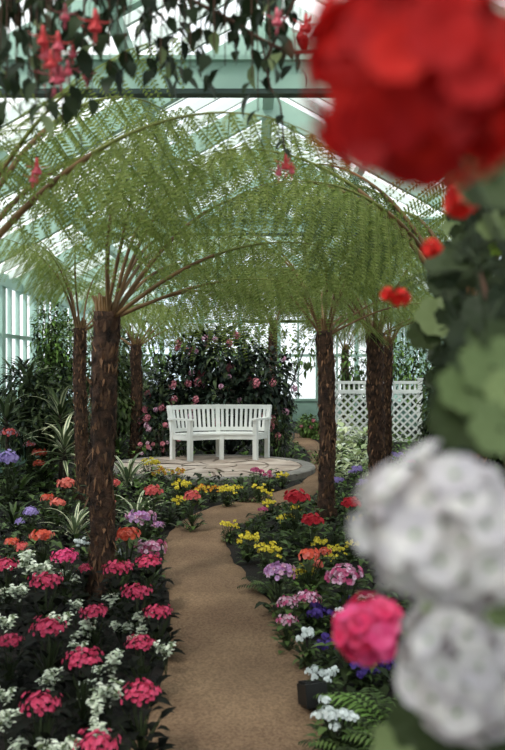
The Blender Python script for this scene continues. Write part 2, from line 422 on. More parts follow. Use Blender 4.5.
# far gable
b = MB(); b.box((XL, Y1, 0), (XR, Y1 + .1, .6), 'mint'); b.box((XL, Y1 - .04, .6), (XR, Y1 + .14, .67), 'mint'); struct(b.build('wall_back'))
xs = [XL + (XR - XL) * i / 7 for i in range(8)]
for i in range(7):
    wn += 1; b = MB(); xa, xb = xs[i], xs[i + 1]
    def ztop(x): return RIDGE - (RIDGE - EAVE) * abs(x - XM) / (XM - XL) - .1
    for x in ((xa, xb) if i == 6 else (xa,)): b.box((x - .06, Y1 - .05, .67), (x + .06, Y1 + .05, ztop(x)), 'mint')
    b.box(((xa + xb) / 2 - .025, Y1 - .03, .67), ((xa + xb) / 2 + .025, Y1 + .03, ztop((xa + xb) / 2)), 'mint')
    for z in (1.9, 2.9): b.box((xa, Y1 - .04, z), (xb, Y1 + .04, z + .08), 'mint')
    if ztop(xa) > 3: b.bar((xa, Y1, 2.94), (xb, Y1, min(ztop(xb), 4.6)) if i < 3 else (xb, Y1, 2.94), .08, .1, 'mint')
    o = struct(b.build('window_%d' % wn)); b = MB()
    q = b.pts([(xa, Y1, .67), (xb, Y1, .67), (xb, Y1, ztop(xb)), (xa, Y1, ztop(xa))]); b.face([q, q + 1, q + 2, q + 3], 'win_glass'); b.build('pane', o)

# ------------------------------------------------------------------ round stone terrace and curved bench
TC, TR = V((-.66, 13.0, 0)), 1.62
t = thing('stone_terrace', 'low round terrace of pale stone slabs where the white bench stands', 'terrace', TC)
b = MB(); n = 48
def ring(r, z): return b.pts([(math.cos(2 * math.pi * k / n) * r, math.sin(2 * math.pi * k / n) * r, z) for k in range(n)])
rows = [ring(TR, 0), ring(TR, .085), ring(TR - .02, .1), ring(TR - .2, .1), ring(TR - .2, 0)]
for i in range(4):
    for k in range(n): b.face([rows[i] + k, rows[i] + (k + 1) % n, rows[i + 1] + (k + 1) % n, rows[i + 1] + k], 'kerb')
b.build('kerb', t)
b = MB(); q = ring(TR - .19, .085); b.face([q + k for k in range(n)], 'joint'); b.build('mortar_bed', t)
rt = random.Random(5); b = MB(); rr = [0, .42, .9, TR - .215]
for j in range(3):
    m = (5, 9, 13)[j]; off = rt.random()
    for k in range(m):
        a0 = 2 * math.pi * (k + off + rt.uniform(-.12, .12) * 0) / m + .018 / max(rr[j], .3); a1 = 2 * math.pi * (k + 1 + off) / m - .018 / max(rr[j], .3)
        z = .1 + rt.uniform(-.004, .006); ra, rb = rr[j] + .012, rr[j + 1] - .012
        g = 5; lo, hi = [], []
        for u in range(g + 1):
            a = a0 + (a1 - a0) * u / g
            lo.append((math.cos(a) * ra, math.sin(a) * ra, z)); hi.append((math.cos(a) * rb, math.sin(a) * rb, z))
        q1 = b.pts(lo); q2 = b.pts(hi)
        for u in range(g): b.face([q1 + u, q2 + u, q2 + u + 1, q1 + u + 1], 'stone')
        q3 = b.pts([(x, y, .08) for x, y, _ in hi])
        for u in range(g): b.face([q2 + u, q3 + u, q3 + u + 1, q2 + u + 1], 'stone')
b.build('paving', t)

BC = V((-.355, 12.96, .1)); BAX = R_(100.0); RB, RF = 1.26, .82; HA = R_(38.0)   # centre of the bench's curve, direction of its back, radii
t = thing('garden_bench', 'curved white slatted garden bench on the round stone terrace', 'bench', BC)
def pol(r, a, z): return V((math.cos(BAX + a) * r, math.sin(BAX + a) * r, z))
def arcbox(b, r0, r1, z0, z1, a0, a1, n=14, lean=0.):
    rows = []
    for i in range(n + 1):
        a = a0 + (a1 - a0) * i / n
        rows.append(b.pts([pol(r0, a, z0), pol(r1, a, z0), pol(r1 + lean, a, z1), pol(r0 + lean, a, z1)]))
    for i in range(n):
        for k in range(4): b.face([rows[i] + k, rows[i] + (k + 1) % 4, rows[i + 1] + (k + 1) % 4, rows[i + 1] + k], 'white_paint')
    b.face([rows[0] + k for k in (3, 2, 1, 0)], 'white_paint'); b.face([rows[-1] + k for k in range(4)], 'white_paint')
def piece(name, fn): bb = MB(); fn(bb); bb.build(name, t)
piece('top_rail', lambda bb: arcbox(bb, RB + .07, RB + .12, .80, .87, -HA, HA))
piece('lower_rail', lambda bb: arcbox(bb, RB, RB + .04, .44, .5, -HA, HA))
for i in range(5):
    r0 = RF + (RB - RF) * i / 5
    piece('seat_slat', lambda bb: arcbox(bb, r0, r0 + .075, .4, .425, -HA, HA))
piece('front_apron', lambda bb: arcbox(bb, RF + .02, RF + .05, .325, .4, -HA, HA))
piece('back_apron', lambda bb: arcbox(bb, RB - .03, RB, .325, .4, -HA, HA))
for i in range(1, 22):
    a = -HA + 2 * HA * i / 22
    bb = MB(); bb.bar(pol(RB + .02, a, .46), pol(RB + .09, a, .83), .045, .02, 'white_paint', pol(1, a, 0)); bb.build('back_slat', t)
for a in (-HA, 0, HA):
    bb = MB(); bb.bar(pol(RB + .01, a, 0), pol(RB + .01, a, .44), .07, .06, 'white_paint', pol(1, a, 0)); bb.bar(pol(RB + .01, a, .44), pol(RB + .1, a, .87), .07, .05, 'white_paint', pol(1, a, 0)); bb.build('back_leg', t)
for a in (-HA, 0, HA):
    bb = MB(); bb.bar(pol(RF + .04, a, 0), pol(RF + .04, a, .64 if a else .4), .07, .07, 'white_paint', pol(1, a, 0)); bb.build('front_leg', t)
for a in (-HA, HA):
    bb = MB(); bb.bar(pol(RF - .04, a, .655), pol(RB + .08, a, .655), .1, .03, 'white_paint'); bb.build('armrest', t)
    bb = MB(); bb.bar(pol(RF + .04, a, .36), pol(RB, a, .36), .04, .07, 'white_paint'); bb.build('side_rail', t)

# ------------------------------------------------------------------ lattice fence
FY = 17.6; x0, x1 = at(334, 400, FY).x, at(420, 400, FY).x
t = thing('lattice_fence', 'white lattice fence with open top rail behind the paired fern trunks', 'fence', (x0, FY, 0))
W = x1 - x0; b = MB(); pitch = .165; z0, z1 = .08, 1.05
def clipbar(x, dx):                             # diagonal lath from (x,z0) clipped to the panel
    pts = []
    xa, za, xb, zb = x, z0, x + dx * (z1 - z0), z1
    def zx(xx): return za + (zb - za) * (xx - xa) / (xb - xa)
    if xa > xb: xa, za, xb, zb = xb, zb, xa, za
    lo, hi = max(xa, 0.02), min(xb, W - .02)
    if hi - lo < .03: return None
    s = (zb - za) / (xb - xa); return (lo, za + s * (lo - xa)), (hi, za + s * (hi - xa))
x = -1.2
while x < W + 1.2:
    for dx, yy in ((1, .0), (-1, .012)):
        c = clipbar(x, dx)
        if c: b.bar((c[0][0], yy, c[0][1]), (c[1][0], yy, c[1][1]), .04, .01, 'white_paint', V((0, 1, 0)))
    x += pitch
b.build('lattice_panel', t)
for nm, za, zb in (('top_rail', 1.25, 1.31), ('middle_rail', 1.05, 1.13), ('bottom_rail', .05, .1)):
    b = MB(); b.box((0, -.03, za), (W, .04, zb), 'white_paint'); b.build(nm, t)
x = .08
while x < W: b = MB(); b.box((x, -.012, 1.13), (x + .04, .018, 1.25), 'white_paint'); b.build('spindle', t); x += .105
for x in (0, W / 2, W): b = MB(); b.box((x - .045, -.05, 0), (x + .045, .05, 1.34), 'white_paint'); b.box((x - .06, -.065, 1.34), (x + .06, .065, 1.37), 'white_paint'); b.build('post', t)

# ------------------------------------------------------------------ tree ferns
def make_frond(seed, e0, L, sag, dark=False, n=17):
    r = random.Random(seed); ps = []; p = V((0, 0, 0)); S = 32; dirs = []
    for i in range(S + 1):
        s = i / S; e = R_(e0 - (e0 + sag) * s ** 1.7); d = V((math.cos(e), .12 * math.sin(3 * s + seed) * s, math.sin(e))).normalized()
        ps.append(p.copy()); dirs.append(d); p = p + d * (L / S)
    st = MB(); st.tube(ps[:15], [.0155 * L / 2 * (1 - .7 * i / S) for i in range(15)], 'stalk', 6)
    st.tube(ps[14:], [max(.003, .0155 * L / 2 * (1 - .7 * i / S)) * (1 - (i - 14) / 20) for i in range(14, S + 1)], 'stalk_green' if not dark else 'stalk', 5)
    fb = MB(); mat = 'frond_dark' if dark else 'frond'
    s0 = .3
    for k in range(n):
        s = s0 + (1 - s0) * (k + .5) / n; i = min(S - 1, int(s * S)); u = s * S - i
        base = ps[i].lerp(ps[i + 1], u); d = dirs[i]; side = d.cross(V((0, 0, 1))).normalized(); up = side.cross(d)
        q = (s - s0) / (1 - s0); ln = .235 * L * (min(1, .6 + q * 2.0)) * (1 - q ** 2.4) * r.uniform(.9, 1.12) + .03
        for sg in (-1, 1):
            dd = (side * sg + d * (.3 + .3 * q) - up * (.1 + r.uniform(0, .3)) - V((0, 0, .4 + r.uniform(0, .5)))).normalized()
            m = max(6, int(ln / .0165)); mid = []
            for j in range(m + 1):
                t = j / m; mid.append(base + dd * (ln * t) - V((0, 0, .34 * ln * t * t)))
            fb.tube([mid[0], mid[m // 2], mid[m]], [.004, .003, .001], mat, 3, False)
            px = (d - dd * d.dot(dd)).normalized(); nn = dd.cross(px).normalized()
            if nn.z < 0: nn = -nn
            for j in range(1, m + 1):
                t = (j - .3) / m; pl = (.044 + .01 * L / 2) * (1 - .75 * t ** 1.6) * min(1, .5 + t * 3) * (.6 + .4 * ln / (.23 * L))
                c = mid[j - 1].lerp(mid[j], .7)
                for s2 in (-1, 1):
                    fb.kite(frame(c, px * s2 + dd * .3 - nn * r.uniform(.0, .12), nn), pl, .0125, mat, .4)
    return fb.mesh('frond'), st.mesh('stalk')
FR = {k: make_frond(*a) for k, a in {
    'up': (1, 80, 2.1, 20), 'arch': (2, 72, 2.3, 52), 'wide': (3, 52, 2.3, 48), 'low': (4, 30, 2.0, 42), 'droop': (5, 70, 2.2, 80),
    'darch': (7, 66, 2.1, 50, True), 'dlow': (8, 46, 1.9, 52, True)}.items()}
def make_trunk(seed, h, r0, r1, lean=(0, 0)):
    r = random.Random(seed); b = MB(); n, m = 22, int(h * 22); rows = []
    ph = [r.uniform(0, 6.3) for _ in range(6)]
    def rad(z, a):
        t = z / h; base = r0 + (r1 - r0) * t + .035 * max(0, 1 - z / .25)
        return base * (1 + .10 * math.sin(3 * a + z * 9 + ph[0]) + .08 * math.sin(7 * a - z * 23 + ph[1]) + .06 * math.sin(11 * a + z * 41 + ph[2]))
    def cen(z): return V((lean[0] * z / h + .015 * math.sin(z * 2.3 + ph[3]), lean[1] * z / h + .012 * math.sin(z * 2.9 + ph[4]), z))
    for j in range(m + 1):
        z = h * j / m
        rows.append(b.pts([cen(z) + V((math.cos(a), math.sin(a), 0)) * (rad(z, a) * r.uniform(.93, 1.07)) for a in [2 * math.pi * k / n for k in range(n)]]))
    for j in range(m):
        for k in range(n): b.face([rows[j] + k, rows[j] + (k + 1) % n, rows[j + 1] + (k + 1) % n, rows[j + 1] + k], 'trunk')
    b.face([rows[-1] + k for k in range(n)], 'trunk'); b.face([rows[0] + k for k in reversed(range(n))], 'trunk')
    fb = MB()
    for _ in range(int(h * 330)):
        z = r.uniform(.02, h * .99); a = r.uniform(0, 6.283); o = V((math.cos(a), math.sin(a), 0))
        fb.kite(frame(cen(z) + o * rad(z, a) * .93, V((0, 0, 1 if r.random() < .7 else -1)) + o * r.uniform(.15, .8) + V((r.uniform(-.3, .3), r.uniform(-.3, .3), 0)), o), r.uniform(.04, .11), r.uniform(.012, .03), 'fibre', .3)
    return b.mesh('trunk'), fb.mesh('trunk_fibre', False), cen(h)
def tree_fern(label, x, y, h, r0, r1, kinds, seed, sca=1.0, az0=0., lean=(0, 0), n=None, skip=None):
    r = random.Random(seed); t = thing('tree_fern', label, 'tree fern', (x, y, 0), 0, 'tree ferns along the path')
    tm, fm, top = make_trunk(seed, h, r0, r1, lean)
    tr = put('trunk', tm, t); put('trunk_fibre', fm, tr)
    b = MB()
    for k in range(16):
        a = k * 2.4; o = V((math.cos(a), math.sin(a), 0)); L = r.uniform(.06, .14)
        b.tube([top + o * r1 * .55 - V((0, 0, .08)), top + o * (r1 * .75) + V((0, 0, L * .5)), top + o * (r1 * (.7 + .5 * r.random())) + V((0, 0, L))], [.02, .016, .008], 'stalk', 5)
    b.build('crown', t)
    for k, kd in enumerate(kinds):
        a = az0 + k * 2.39996 + r.uniform(-.15, .15)
        if skip and skip(math.degrees(a) % 360): continue
        fm_, sm_ = FR[kd]
        f = put('frond', fm_, t, top + V((math.cos(a) * r1 * .5, math.sin(a) * r1 * .5, -.05)), (r.uniform(-.3, .3), r.uniform(-.12, .12), a), sca * r.uniform(.9, 1.1))
        put('stalk', sm_, f)
    return t
def seq(n, *k): return [k[i % len(k)] for i in range(n)]
def base(px, py): p = onz(px, py); return p.x, p.y
ADJ = []
tree_fern('tree fern with the thickest trunk, rising from the crimson flowers', -1.02, 5.84, 1.98, .078, .086, seq(22, 'up', 'wide', 'droop', 'low', 'arch'), 11, .95, .3, skip=lambda a: 95 < a < 262)
x, y = base(81, 505); tree_fern('slim tree fern close behind the thickest fern trunk', x, y, 2.05, .075, .068, seq(10, 'up', 'arch', 'low'), 12, .8, 1.0)
x, y = base(136, 458); tree_fern('dark slim tree fern standing between the thick trunk and the bench', x, y, 2.0, .10, .09, seq(12, 'arch', 'wide', 'low'), 13, .85, 2.)
x, y = base(326, 520); tree_fern('tree fern with a shaggy trunk among red flowers at the bend of the path', x, y, 1.98, .080, .084, seq(19, 'up', 'wide', 'droop', 'low', 'arch'), 14, .88, .8)
x, y = base(376, 496); tree_fern('thicker reddish brown fern trunk of the pair in front of the lattice fence', x, y, 2.02, .098, .10, seq(16, 'up', 'wide', 'arch', 'low', 'droop'), 15, .9, .1)
x, y = base(388, 478); tree_fern('thin dark fern trunk close behind the thicker one of the lattice pair', x, y, 1.95, .058, .06, seq(9, 'arch', 'wide'), 16, .85, 2.6)
tree_fern('small tree fern with bare reddish trunk top behind the pink flowering shrub', .46, 19.5, 2.55, .11, .09, seq(14, 'darch', 'arch', 'dlow'), 17, .85, .6)
tree_fern('distant little tree fern seen over the lattice fence', 2.3, 21.0, 2.05, .1, .085, seq(12, 'darch', 'dlow', 'arch'), 18, .75, 1.4)
tree_fern('tree fern at the edge of the crimson bed whose brown stalks sweep overhead', -1.42, 3.75, 1.93, .1, .09, seq(15, 'arch', 'wide', 'up'), 19, .95, .9, skip=lambda a: 60 < a < 190 or 12 < a < 36)
tree_fern('tree fern behind the climbing red geranium, its dark stalks leaning over the path', 1.34, 5.3, 1.95, .095, .085, seq(16, 'darch', 'droop', 'arch', 'wide'), 20, 1.0, 2.45)
# ------------------------------------------------------------------ bedding plants
def head_mesh(name, mat, Rr, n, fr, squash=.75, cover=.6, seed=1, npet=5, cup=.22, eye=None, jit=.12, mat2=None, core=None, drop=0.):
    r = random.Random(seed); b = MB()
    if core: b.ball((0, 0, 0), Rr * .72, core, 8, 5, (1, 1, squash))
    for k in range(n):
        z = 1 - 2 * cover * (k + .5) / n; a = k * 2.39996; q = math.sqrt(max(0, 1 - z * z))
        d = V((q * math.cos(a), q * math.sin(a), z)); p = V((d.x, d.y, d.z * squash)) * Rr * r.uniform(1 - jit, 1 + jit * .6)
        nn = (d + V((r.uniform(-.3, .3), r.uniform(-.3, .3), r.uniform(-.1, .3)))).normalized()
        y = nn.orthogonal().normalized(); p -= V((0, 0, Rr * drop * r.random()))
        b.floret(frame(p, y, nn), fr * r.uniform(.85, 1.12), mat2 if (mat2 and r.random() < .4) else mat, npet, cup, eye, r.uniform(0, 6))
    return b.mesh(name)
def foliage_mesh(name, mats, n, rad, h, L, W, seed=1, seg=3, shape='ovate', elev=(10, 60), petiole=True, droop=.5):
    r = random.Random(seed); b = MB()
    for k in range(n):
        a = k * 2.39996 + r.uniform(-.3, .3); e = R_(r.uniform(*elev)); z = h * r.uniform(.12, .85) ; q = rad * r.uniform(.12, .75)
        o = V((math.cos(a), math.sin(a), 0)); p = o * q + V((0, 0, z))
        d = o * math.cos(e) + V((0, 0, math.sin(e))); s = r.uniform(.7, 1.15)
        if petiole: b.tube([V((0, 0, z * .35)), p], [.004, .003], 'stem', 3, False)
        b.leaf(frame(p, d + V((r.uniform(-.3, .3), r.uniform(-.3, .3), 0)), V((0, 0, 1))), L * s, W * s, mats[r.randrange(len(mats))], seg, droop * r.uniform(.5, 1.4), .25, shape)
    return b.mesh(name)
def strap_mesh(n, L, W, mats, seed, e=(25, 80), h=.06):
    r = random.Random(seed); b = MB()
    for k in range(n):
        a = k * 2.39996 + r.uniform(-.3, .3); el = R_(e[0] + (e[1] - e[0]) * (k + .5) / n); s = r.uniform(.75, 1.1); l = L * s; S = 6; rows = []
        o = V((math.cos(a), math.sin(a), 0)); sd = V((-o.y, o.x, 0)); p = o * .015 + V((0, 0, h * k / n)); mt = mats[k % len(mats)]
        for i in range(S + 1):
            t = i / S; ang = el - (el + R_(35)) * t ** 1.3 * .9; w = W * s * min(1, .5 + 2.5 * t) * max(.05, 1 - t ** 2.5) / 2
            rows.append(b.pts([p - sd * w + V((0, 0, w * .4)), p, p + sd * w + V((0, 0, w * .4))])); p = p + (o * math.cos(ang) + V((0, 0, math.sin(ang)))) * (l / S)
        for i in range(S):
            q0, q1 = rows[i], rows[i + 1]
            b.face([q0, q0 + 1, q1 + 1, q1], mt, [(0, 0), (.5, 0), (.5, 1), (0, 1)]); b.face([q0 + 1, q0 + 2, q1 + 2, q1 + 1], mt, [(.5, 0), (1, 0), (1, 1), (.5, 1)])
    return b.mesh('foliage')
def stem_mesh(pts, r0=.006, mat='stem'):
    b = MB()
    for p in pts: b.tube([(0, 0, 0), V(p) * .5 + V((p[0] * .2, p[1] * .2, 0)), p], [r0, r0 * .8, r0 * .6], mat, 5)
    return b.mesh('stem')
KIND = {}
def one_head(key, nm, cat, mat, folmats, h, Rr, n, fr, squash=.6, W0=None, **kw):
    va = []
    for s in (1, 2, 3):
        rr = random.Random(s * 7); hd = [(0, 0, h - Rr * squash * .6)]
        va.append([('foliage', foliage_mesh('foliage', folmats, 46, .13, h * 1.0, .085, .055, s + 5), [(0, 0, 0)]), ('stem', stem_mesh(hd), [(0, 0, 0)]),
                   ('flower_head', head_mesh('flower_head', mat, Rr, n, fr, squash, seed=s, **kw), hd)])
    KIND[key] = (nm, cat, h, W0 or 2.2 * Rr, va)
def many_heads(key, nm, cat, mat, folmats, h, Rr, n, fr, nh, spread, W0, squash=.7, leaf=(.08, .045), nl=46, part='flower_cluster', **kw):
    va = []
    for s in (1, 2, 3):
        rr = random.Random(s * 13 + nh); hs = []
        for k in range(nh):
            a = k * 2.4 + rr.uniform(-.4, .4); q = spread * math.sqrt((k + .4) / nh)
            hs.append((math.cos(a) * q, math.sin(a) * q, h * rr.uniform(.78, 1.05) - .25 * q))
        va.append([('foliage', foliage_mesh('foliage', folmats, nl, spread * 1.15, h * .8, leaf[0], leaf[1], s + 2, elev=(0, 60)), [(0, 0, 0)]), ('stem', stem_mesh(hs, .004), [(0, 0, 0)]),
                   (part, head_mesh(part, mat, Rr, n, fr, squash, seed=s, **kw), hs)])
    KIND[key] = (nm, cat, h, W0, va)
one_head('crimson', 'crimson_flower_plant', 'flowering plant', 'crimson', ['l_shade_black'], .33, .07, 92, .0098, .55, .145, jit=.45, drop=.4, cover=.55)
one_head('rose', 'pink_flower_plant', 'flowering plant', 'rose', ['l_shade_black', 'l_dark'], .34, .075, 100, .0105, .65, .16, jit=.35, drop=.2)
one_head('orange', 'orange_geranium', 'flowering plant', 'orange', ['l_dark', 'l_mid'], .36, .065, 42, .016, .6, .14, mat2='salmon', jit=.3, drop=.2)
one_head('salmon', 'salmon_geranium', 'flowering plant', 'salmon', ['l_dark', 'l_mid'], .34, .058, 32, .016, .6, .12, jit=.3, drop=.2)
one_head('coral', 'coral_geranium', 'flowering plant', 'coral', ['l_dark', 'l_mid'], .34, .065, 42, .016, .7, .14, jit=.3, drop=.2)
one_head('red', 'red_geranium', 'flowering plant', 'red', ['l_dark', 'l_mid'], .36, .08, 56, .018, .6, .17, jit=.3, drop=.2)
one_head('purple', 'purple_hydrangea', 'flowering plant', 'purple', ['l_dark', 'l_mid'], .45, .085, 70, .016, .8, .18, npet=4, cup=.05, jit=.25)
one_head('lilac', 'lilac_flower_plant', 'flowering plant', 'lilac', ['l_mid', 'l_dark'], .34, .095, 56, .018, .5, .19, eye='eye', mat2='pinkwhite', jit=.35, drop=.3)
one_head('pinkwhite', 'pink_and_white_flower_plant', 'flowering plant', 'pinkwhite', ['l_mid', 'l_dark'], .34, .1, 62, .018, .5, .21, eye='eye', mat2='magenta', jit=.35, drop=.3)
one_head('dusky', 'dusky_pink_flower_plant', 'flowering plant', 'dusky', ['l_mid', 'l_dark'], .32, .08, 52, .015, .6, .17, mat2='magenta', jit=.35, drop=.3)
one_head('talldusky', 'dull_pink_flower_plant', 'flowering plant', 'coral', ['l_dark', 'l_mid'], .72, .08, 46, .016, .6, .17, mat2='dusky', jit=.35, drop=.3)
many_heads('yellow', 'yellow_flower_plant', 'flowering plant', 'yellow', ['l_dark', 'l_mid'], .31, .024, 7, .0135, 15, .12, .22, jit=.6)
many_heads('amber', 'amber_flower_plant', 'flowering plant', 'amber', ['l_dark', 'l_mid'], .31, .024, 7, .0135, 14, .13, .26, mat2='yellow', jit=.6)
many_heads('violet', 'violet_flower_plant', 'flowering plant', 'violet', ['l_dark', 'l_mid'], .26, .035, 7, .026, 9, .13, .28, cup=.05)
many_heads('lavender', 'lavender_flower_plant', 'flowering plant', 'purple', ['l_mid', 'l_light'], .3, .04, 12, .02, 7, .12, .26)
many_heads('white', 'white_flower_plant', 'flowering plant', 'white', ['l_dark', 'l_mid'], .3, .028, 10, .016, 7, .07, .17, cup=.05, jit=.5)
many_heads('whitewide', 'white_flower_plant', 'flowering plant', 'white', ['l_dark', 'l_mid'], .3, .026, 10, .014, 13, .11, .22, cup=.05, jit=.5)
many_heads('magenta', 'magenta_flower_plant', 'flowering plant', 'magenta', ['l_dark', 'l_mid'], .36, .03, 8, .02, 4, .09, .2)
def silver(key, mats, W0, sx, sy, h, n, L):
    va = []
    for s in (1, 2, 3, 4):
        r = random.Random(s * 31); b = MB()
        for st in range(5):
            a0 = r.uniform(-.6, .6); x1 = sx * r.uniform(-1, 1); y1 = sy * r.uniform(-1, 1); z1 = h * r.uniform(.7, 1)
            b.tube([(0, 0, 0), (x1 * .5, y1 * .5, z1 * .9), (x1, y1, z1)], .003, 'stem', 3, False)
            for k in range(n // 5):
                t = r.uniform(.6, 1.08); p = V((x1 * t + r.uniform(-.025, .025), y1 * t + r.uniform(-.025, .025), z1 * min(1, t * 1.3) + r.uniform(-.03, .02)))
                a = r.uniform(0, 6.28)
                b.leaf(frame(p, (math.cos(a), math.sin(a), r.uniform(-.2, .7)), (0, -.3, 1)), L * r.uniform(.7, 1.2), L * .72 * r.uniform(.7, 1.2), mats[0] if r.random() < .82 else mats[1], 2, .4, .2)
        va.append([('foliage', b.mesh('foliage'), [(0, 0, 0)])])
    KIND[key] = ('silver_leaf_plant', 'foliage plant', h, W0, va)
silver('silver', ['l_silver', 'l_olive'], .21, .11, .06, .33, 150, .046)
silver('silvertall', ['l_silver', 'l_olive'], .12, .045, .12, .33, 120, .046)
KIND['striped'] = ('striped_leaf_plant', 'foliage plant', .34, .6, [[('foliage', strap_mesh(30, .52, .048, ['striped', 'striped', 'l_strap'], s, (20, 80), .12), [(0, 0, 0)])] for s in (1, 2)])
KIND['strap'] = ('strap_leaf_plant', 'foliage plant', .3, .7, [[('foliage', strap_mesh(26, .5, .05, ['l_mid', 'l_olive', 'l_dark'], s + 5, (20, 85)), [(0, 0, 0)])] for s in (1, 2)])
KIND['hosta'] = ('cream_leaf_plant', 'foliage plant', .5, .62, [[('foliage', foliage_mesh('foliage', ['l_hosta', 'l_hosta', 'l_hosta', 'l_silver'], 56, .3, .58, .22, .125, s, elev=(0, 55)), [(0, 0, 0)])] for s in (1, 2)])
KIND['green'] = ('green_leaf_plant', 'foliage plant', .3, .45, [[('foliage', foliage_mesh('foliage', ['l_mid', 'l_light', 'l_dark'], 60, .2, .32, .1, .05, s, elev=(0, 65)), [(0, 0, 0)])] for s in (1, 2)])
KIND['darkgreen'] = ('dark_leaf_plant', 'foliage plant', .26, .4, [[('foliage', foliage_mesh('foliage', ['l_dark', 'l_dark', 'l_mid'], 54, .19, .27, .1, .055, s, elev=(0, 60)), [(0, 0, 0)])] for s in (1, 2)])
def smallfern(s, mats):
    r = random.Random(s); b = MB()
    for k in range(16):
        a = k * 2.4; e = R_(30 + 45 * r.random()); L = r.uniform(.3, .46); o = V((math.cos(a), math.sin(a), 0)); p = V((0, 0, .02)); S = 12
        for i in range(S):
            t = i / S; an = e - (e + R_(30)) * t ** 1.3; d = o * math.cos(an) + V((0, 0, math.sin(an))); sd = V((-o.y, o.x, 0)); q = p + d * (L / S)
            b.tube([p, q], .002, 'stem', 3, False)
            for sg in (-1, 1): b.leaf(frame(q, sd * sg + d * .5, V((0, 0, 1))), .11 * math.sin(math.pi * (.15 + .8 * t)) + .01, .026, mats[k % len(mats)], 2, .4, .1)
            p = q
    return b.mesh('foliage')
KIND['fern'] = ('small_fern', 'fern', .25, .6, [[('foliage', smallfern(s, ['l_light', 'l_mid']), [(0, 0, 0)])] for s in (3, 4)])
KIND['darkfern'] = ('small_fern', 'fern', .25, .6, [[('foliage', smallfern(s, ['l_mid', 'l_dark']), [(0, 0, 0)])] for s in (5, 6)])

rv = random.Random(77); placed = []
def plant(kind, px, py, w, label, group=None):
    nm, cat, h, W0, va = KIND[kind]
    s = w * CH / ((py - HZ) * W0 + w * h); s = max(.5, min(1.7, s))
    p = onz(px, py, s * h * .92); p.z = 0
    t = thing(nm, label, cat, p, rv.uniform(-.6, .6), group, s)
    for part, me, locs in va[rv.randrange(len(va))]:
        for l in locs: put(part, me, t, l, (0, 0, rv.uniform(0, 6.28) if len(locs) > 1 else 0))
    placed.append((p.x, p.y, kind)); return t
G = 'crimson flowers in the bed of silver leaves'
for a in [
 (65, 556, 27, 'rose', 'bright pink flower dome, the lightest pink one, behind the long silver leaf trail'),
 (6, 564, 24, 'crimson', 'crimson flowers cut by the picture edge, the upper of two there'),
 (46, 580, 30, 'crimson', 'large crimson flower cluster just below the bright pink dome'),
 (86, 568, 16, 'crimson', 'small crimson flower plant peeping out behind the thickest fern trunk'),
 (118, 567, 27, 'crimson', 'crimson flowers beside the thickest fern trunk, under the orange red ones'),
 (148, 562, 26, 'crimson', 'crimson flowers directly under the pink and white ones at the path edge'),
 (137, 591, 28, 'crimson', 'crimson flowers a step back from the path, below the two highest crimson domes'),
 (158, 611, 25, 'crimson', 'crimson flowers overhanging the path edge, with silver leaves on the trunk side only'),
 (94, 611, 26, 'crimson', 'crimson flowers right against the foot of the thickest fern trunk'),
 (49, 626, 33, 'crimson', 'loose crimson cluster with two silver trails on its trunk side'),
 (9, 640, 26, 'crimson', 'crimson flowers cut by the picture edge, the lower of two there'),
 (141, 642, 29, 'crimson', 'crimson flowers between two silver clumps, second along the path edge from the front'),
 (83, 658, 36, 'crimson', 'crimson flowers in open dark ground, silver leaves trailing down towards the path'),
 (141, 692, 38, 'crimson', 'crimson flowers at the foremost bulge of the path edge, a silver clump beside'),
 (41, 702, 38, 'crimson', 'flat crimson cluster alone in the darkest front part of the bed'),
 (98, 742, 42, 'crimson', 'crimson flowers cut by the bottom edge of the picture')]:
    plant(a[3], a[0], a[1], a[2], a[4], G)
G = 'silver leaf clumps between the crimson flowers'
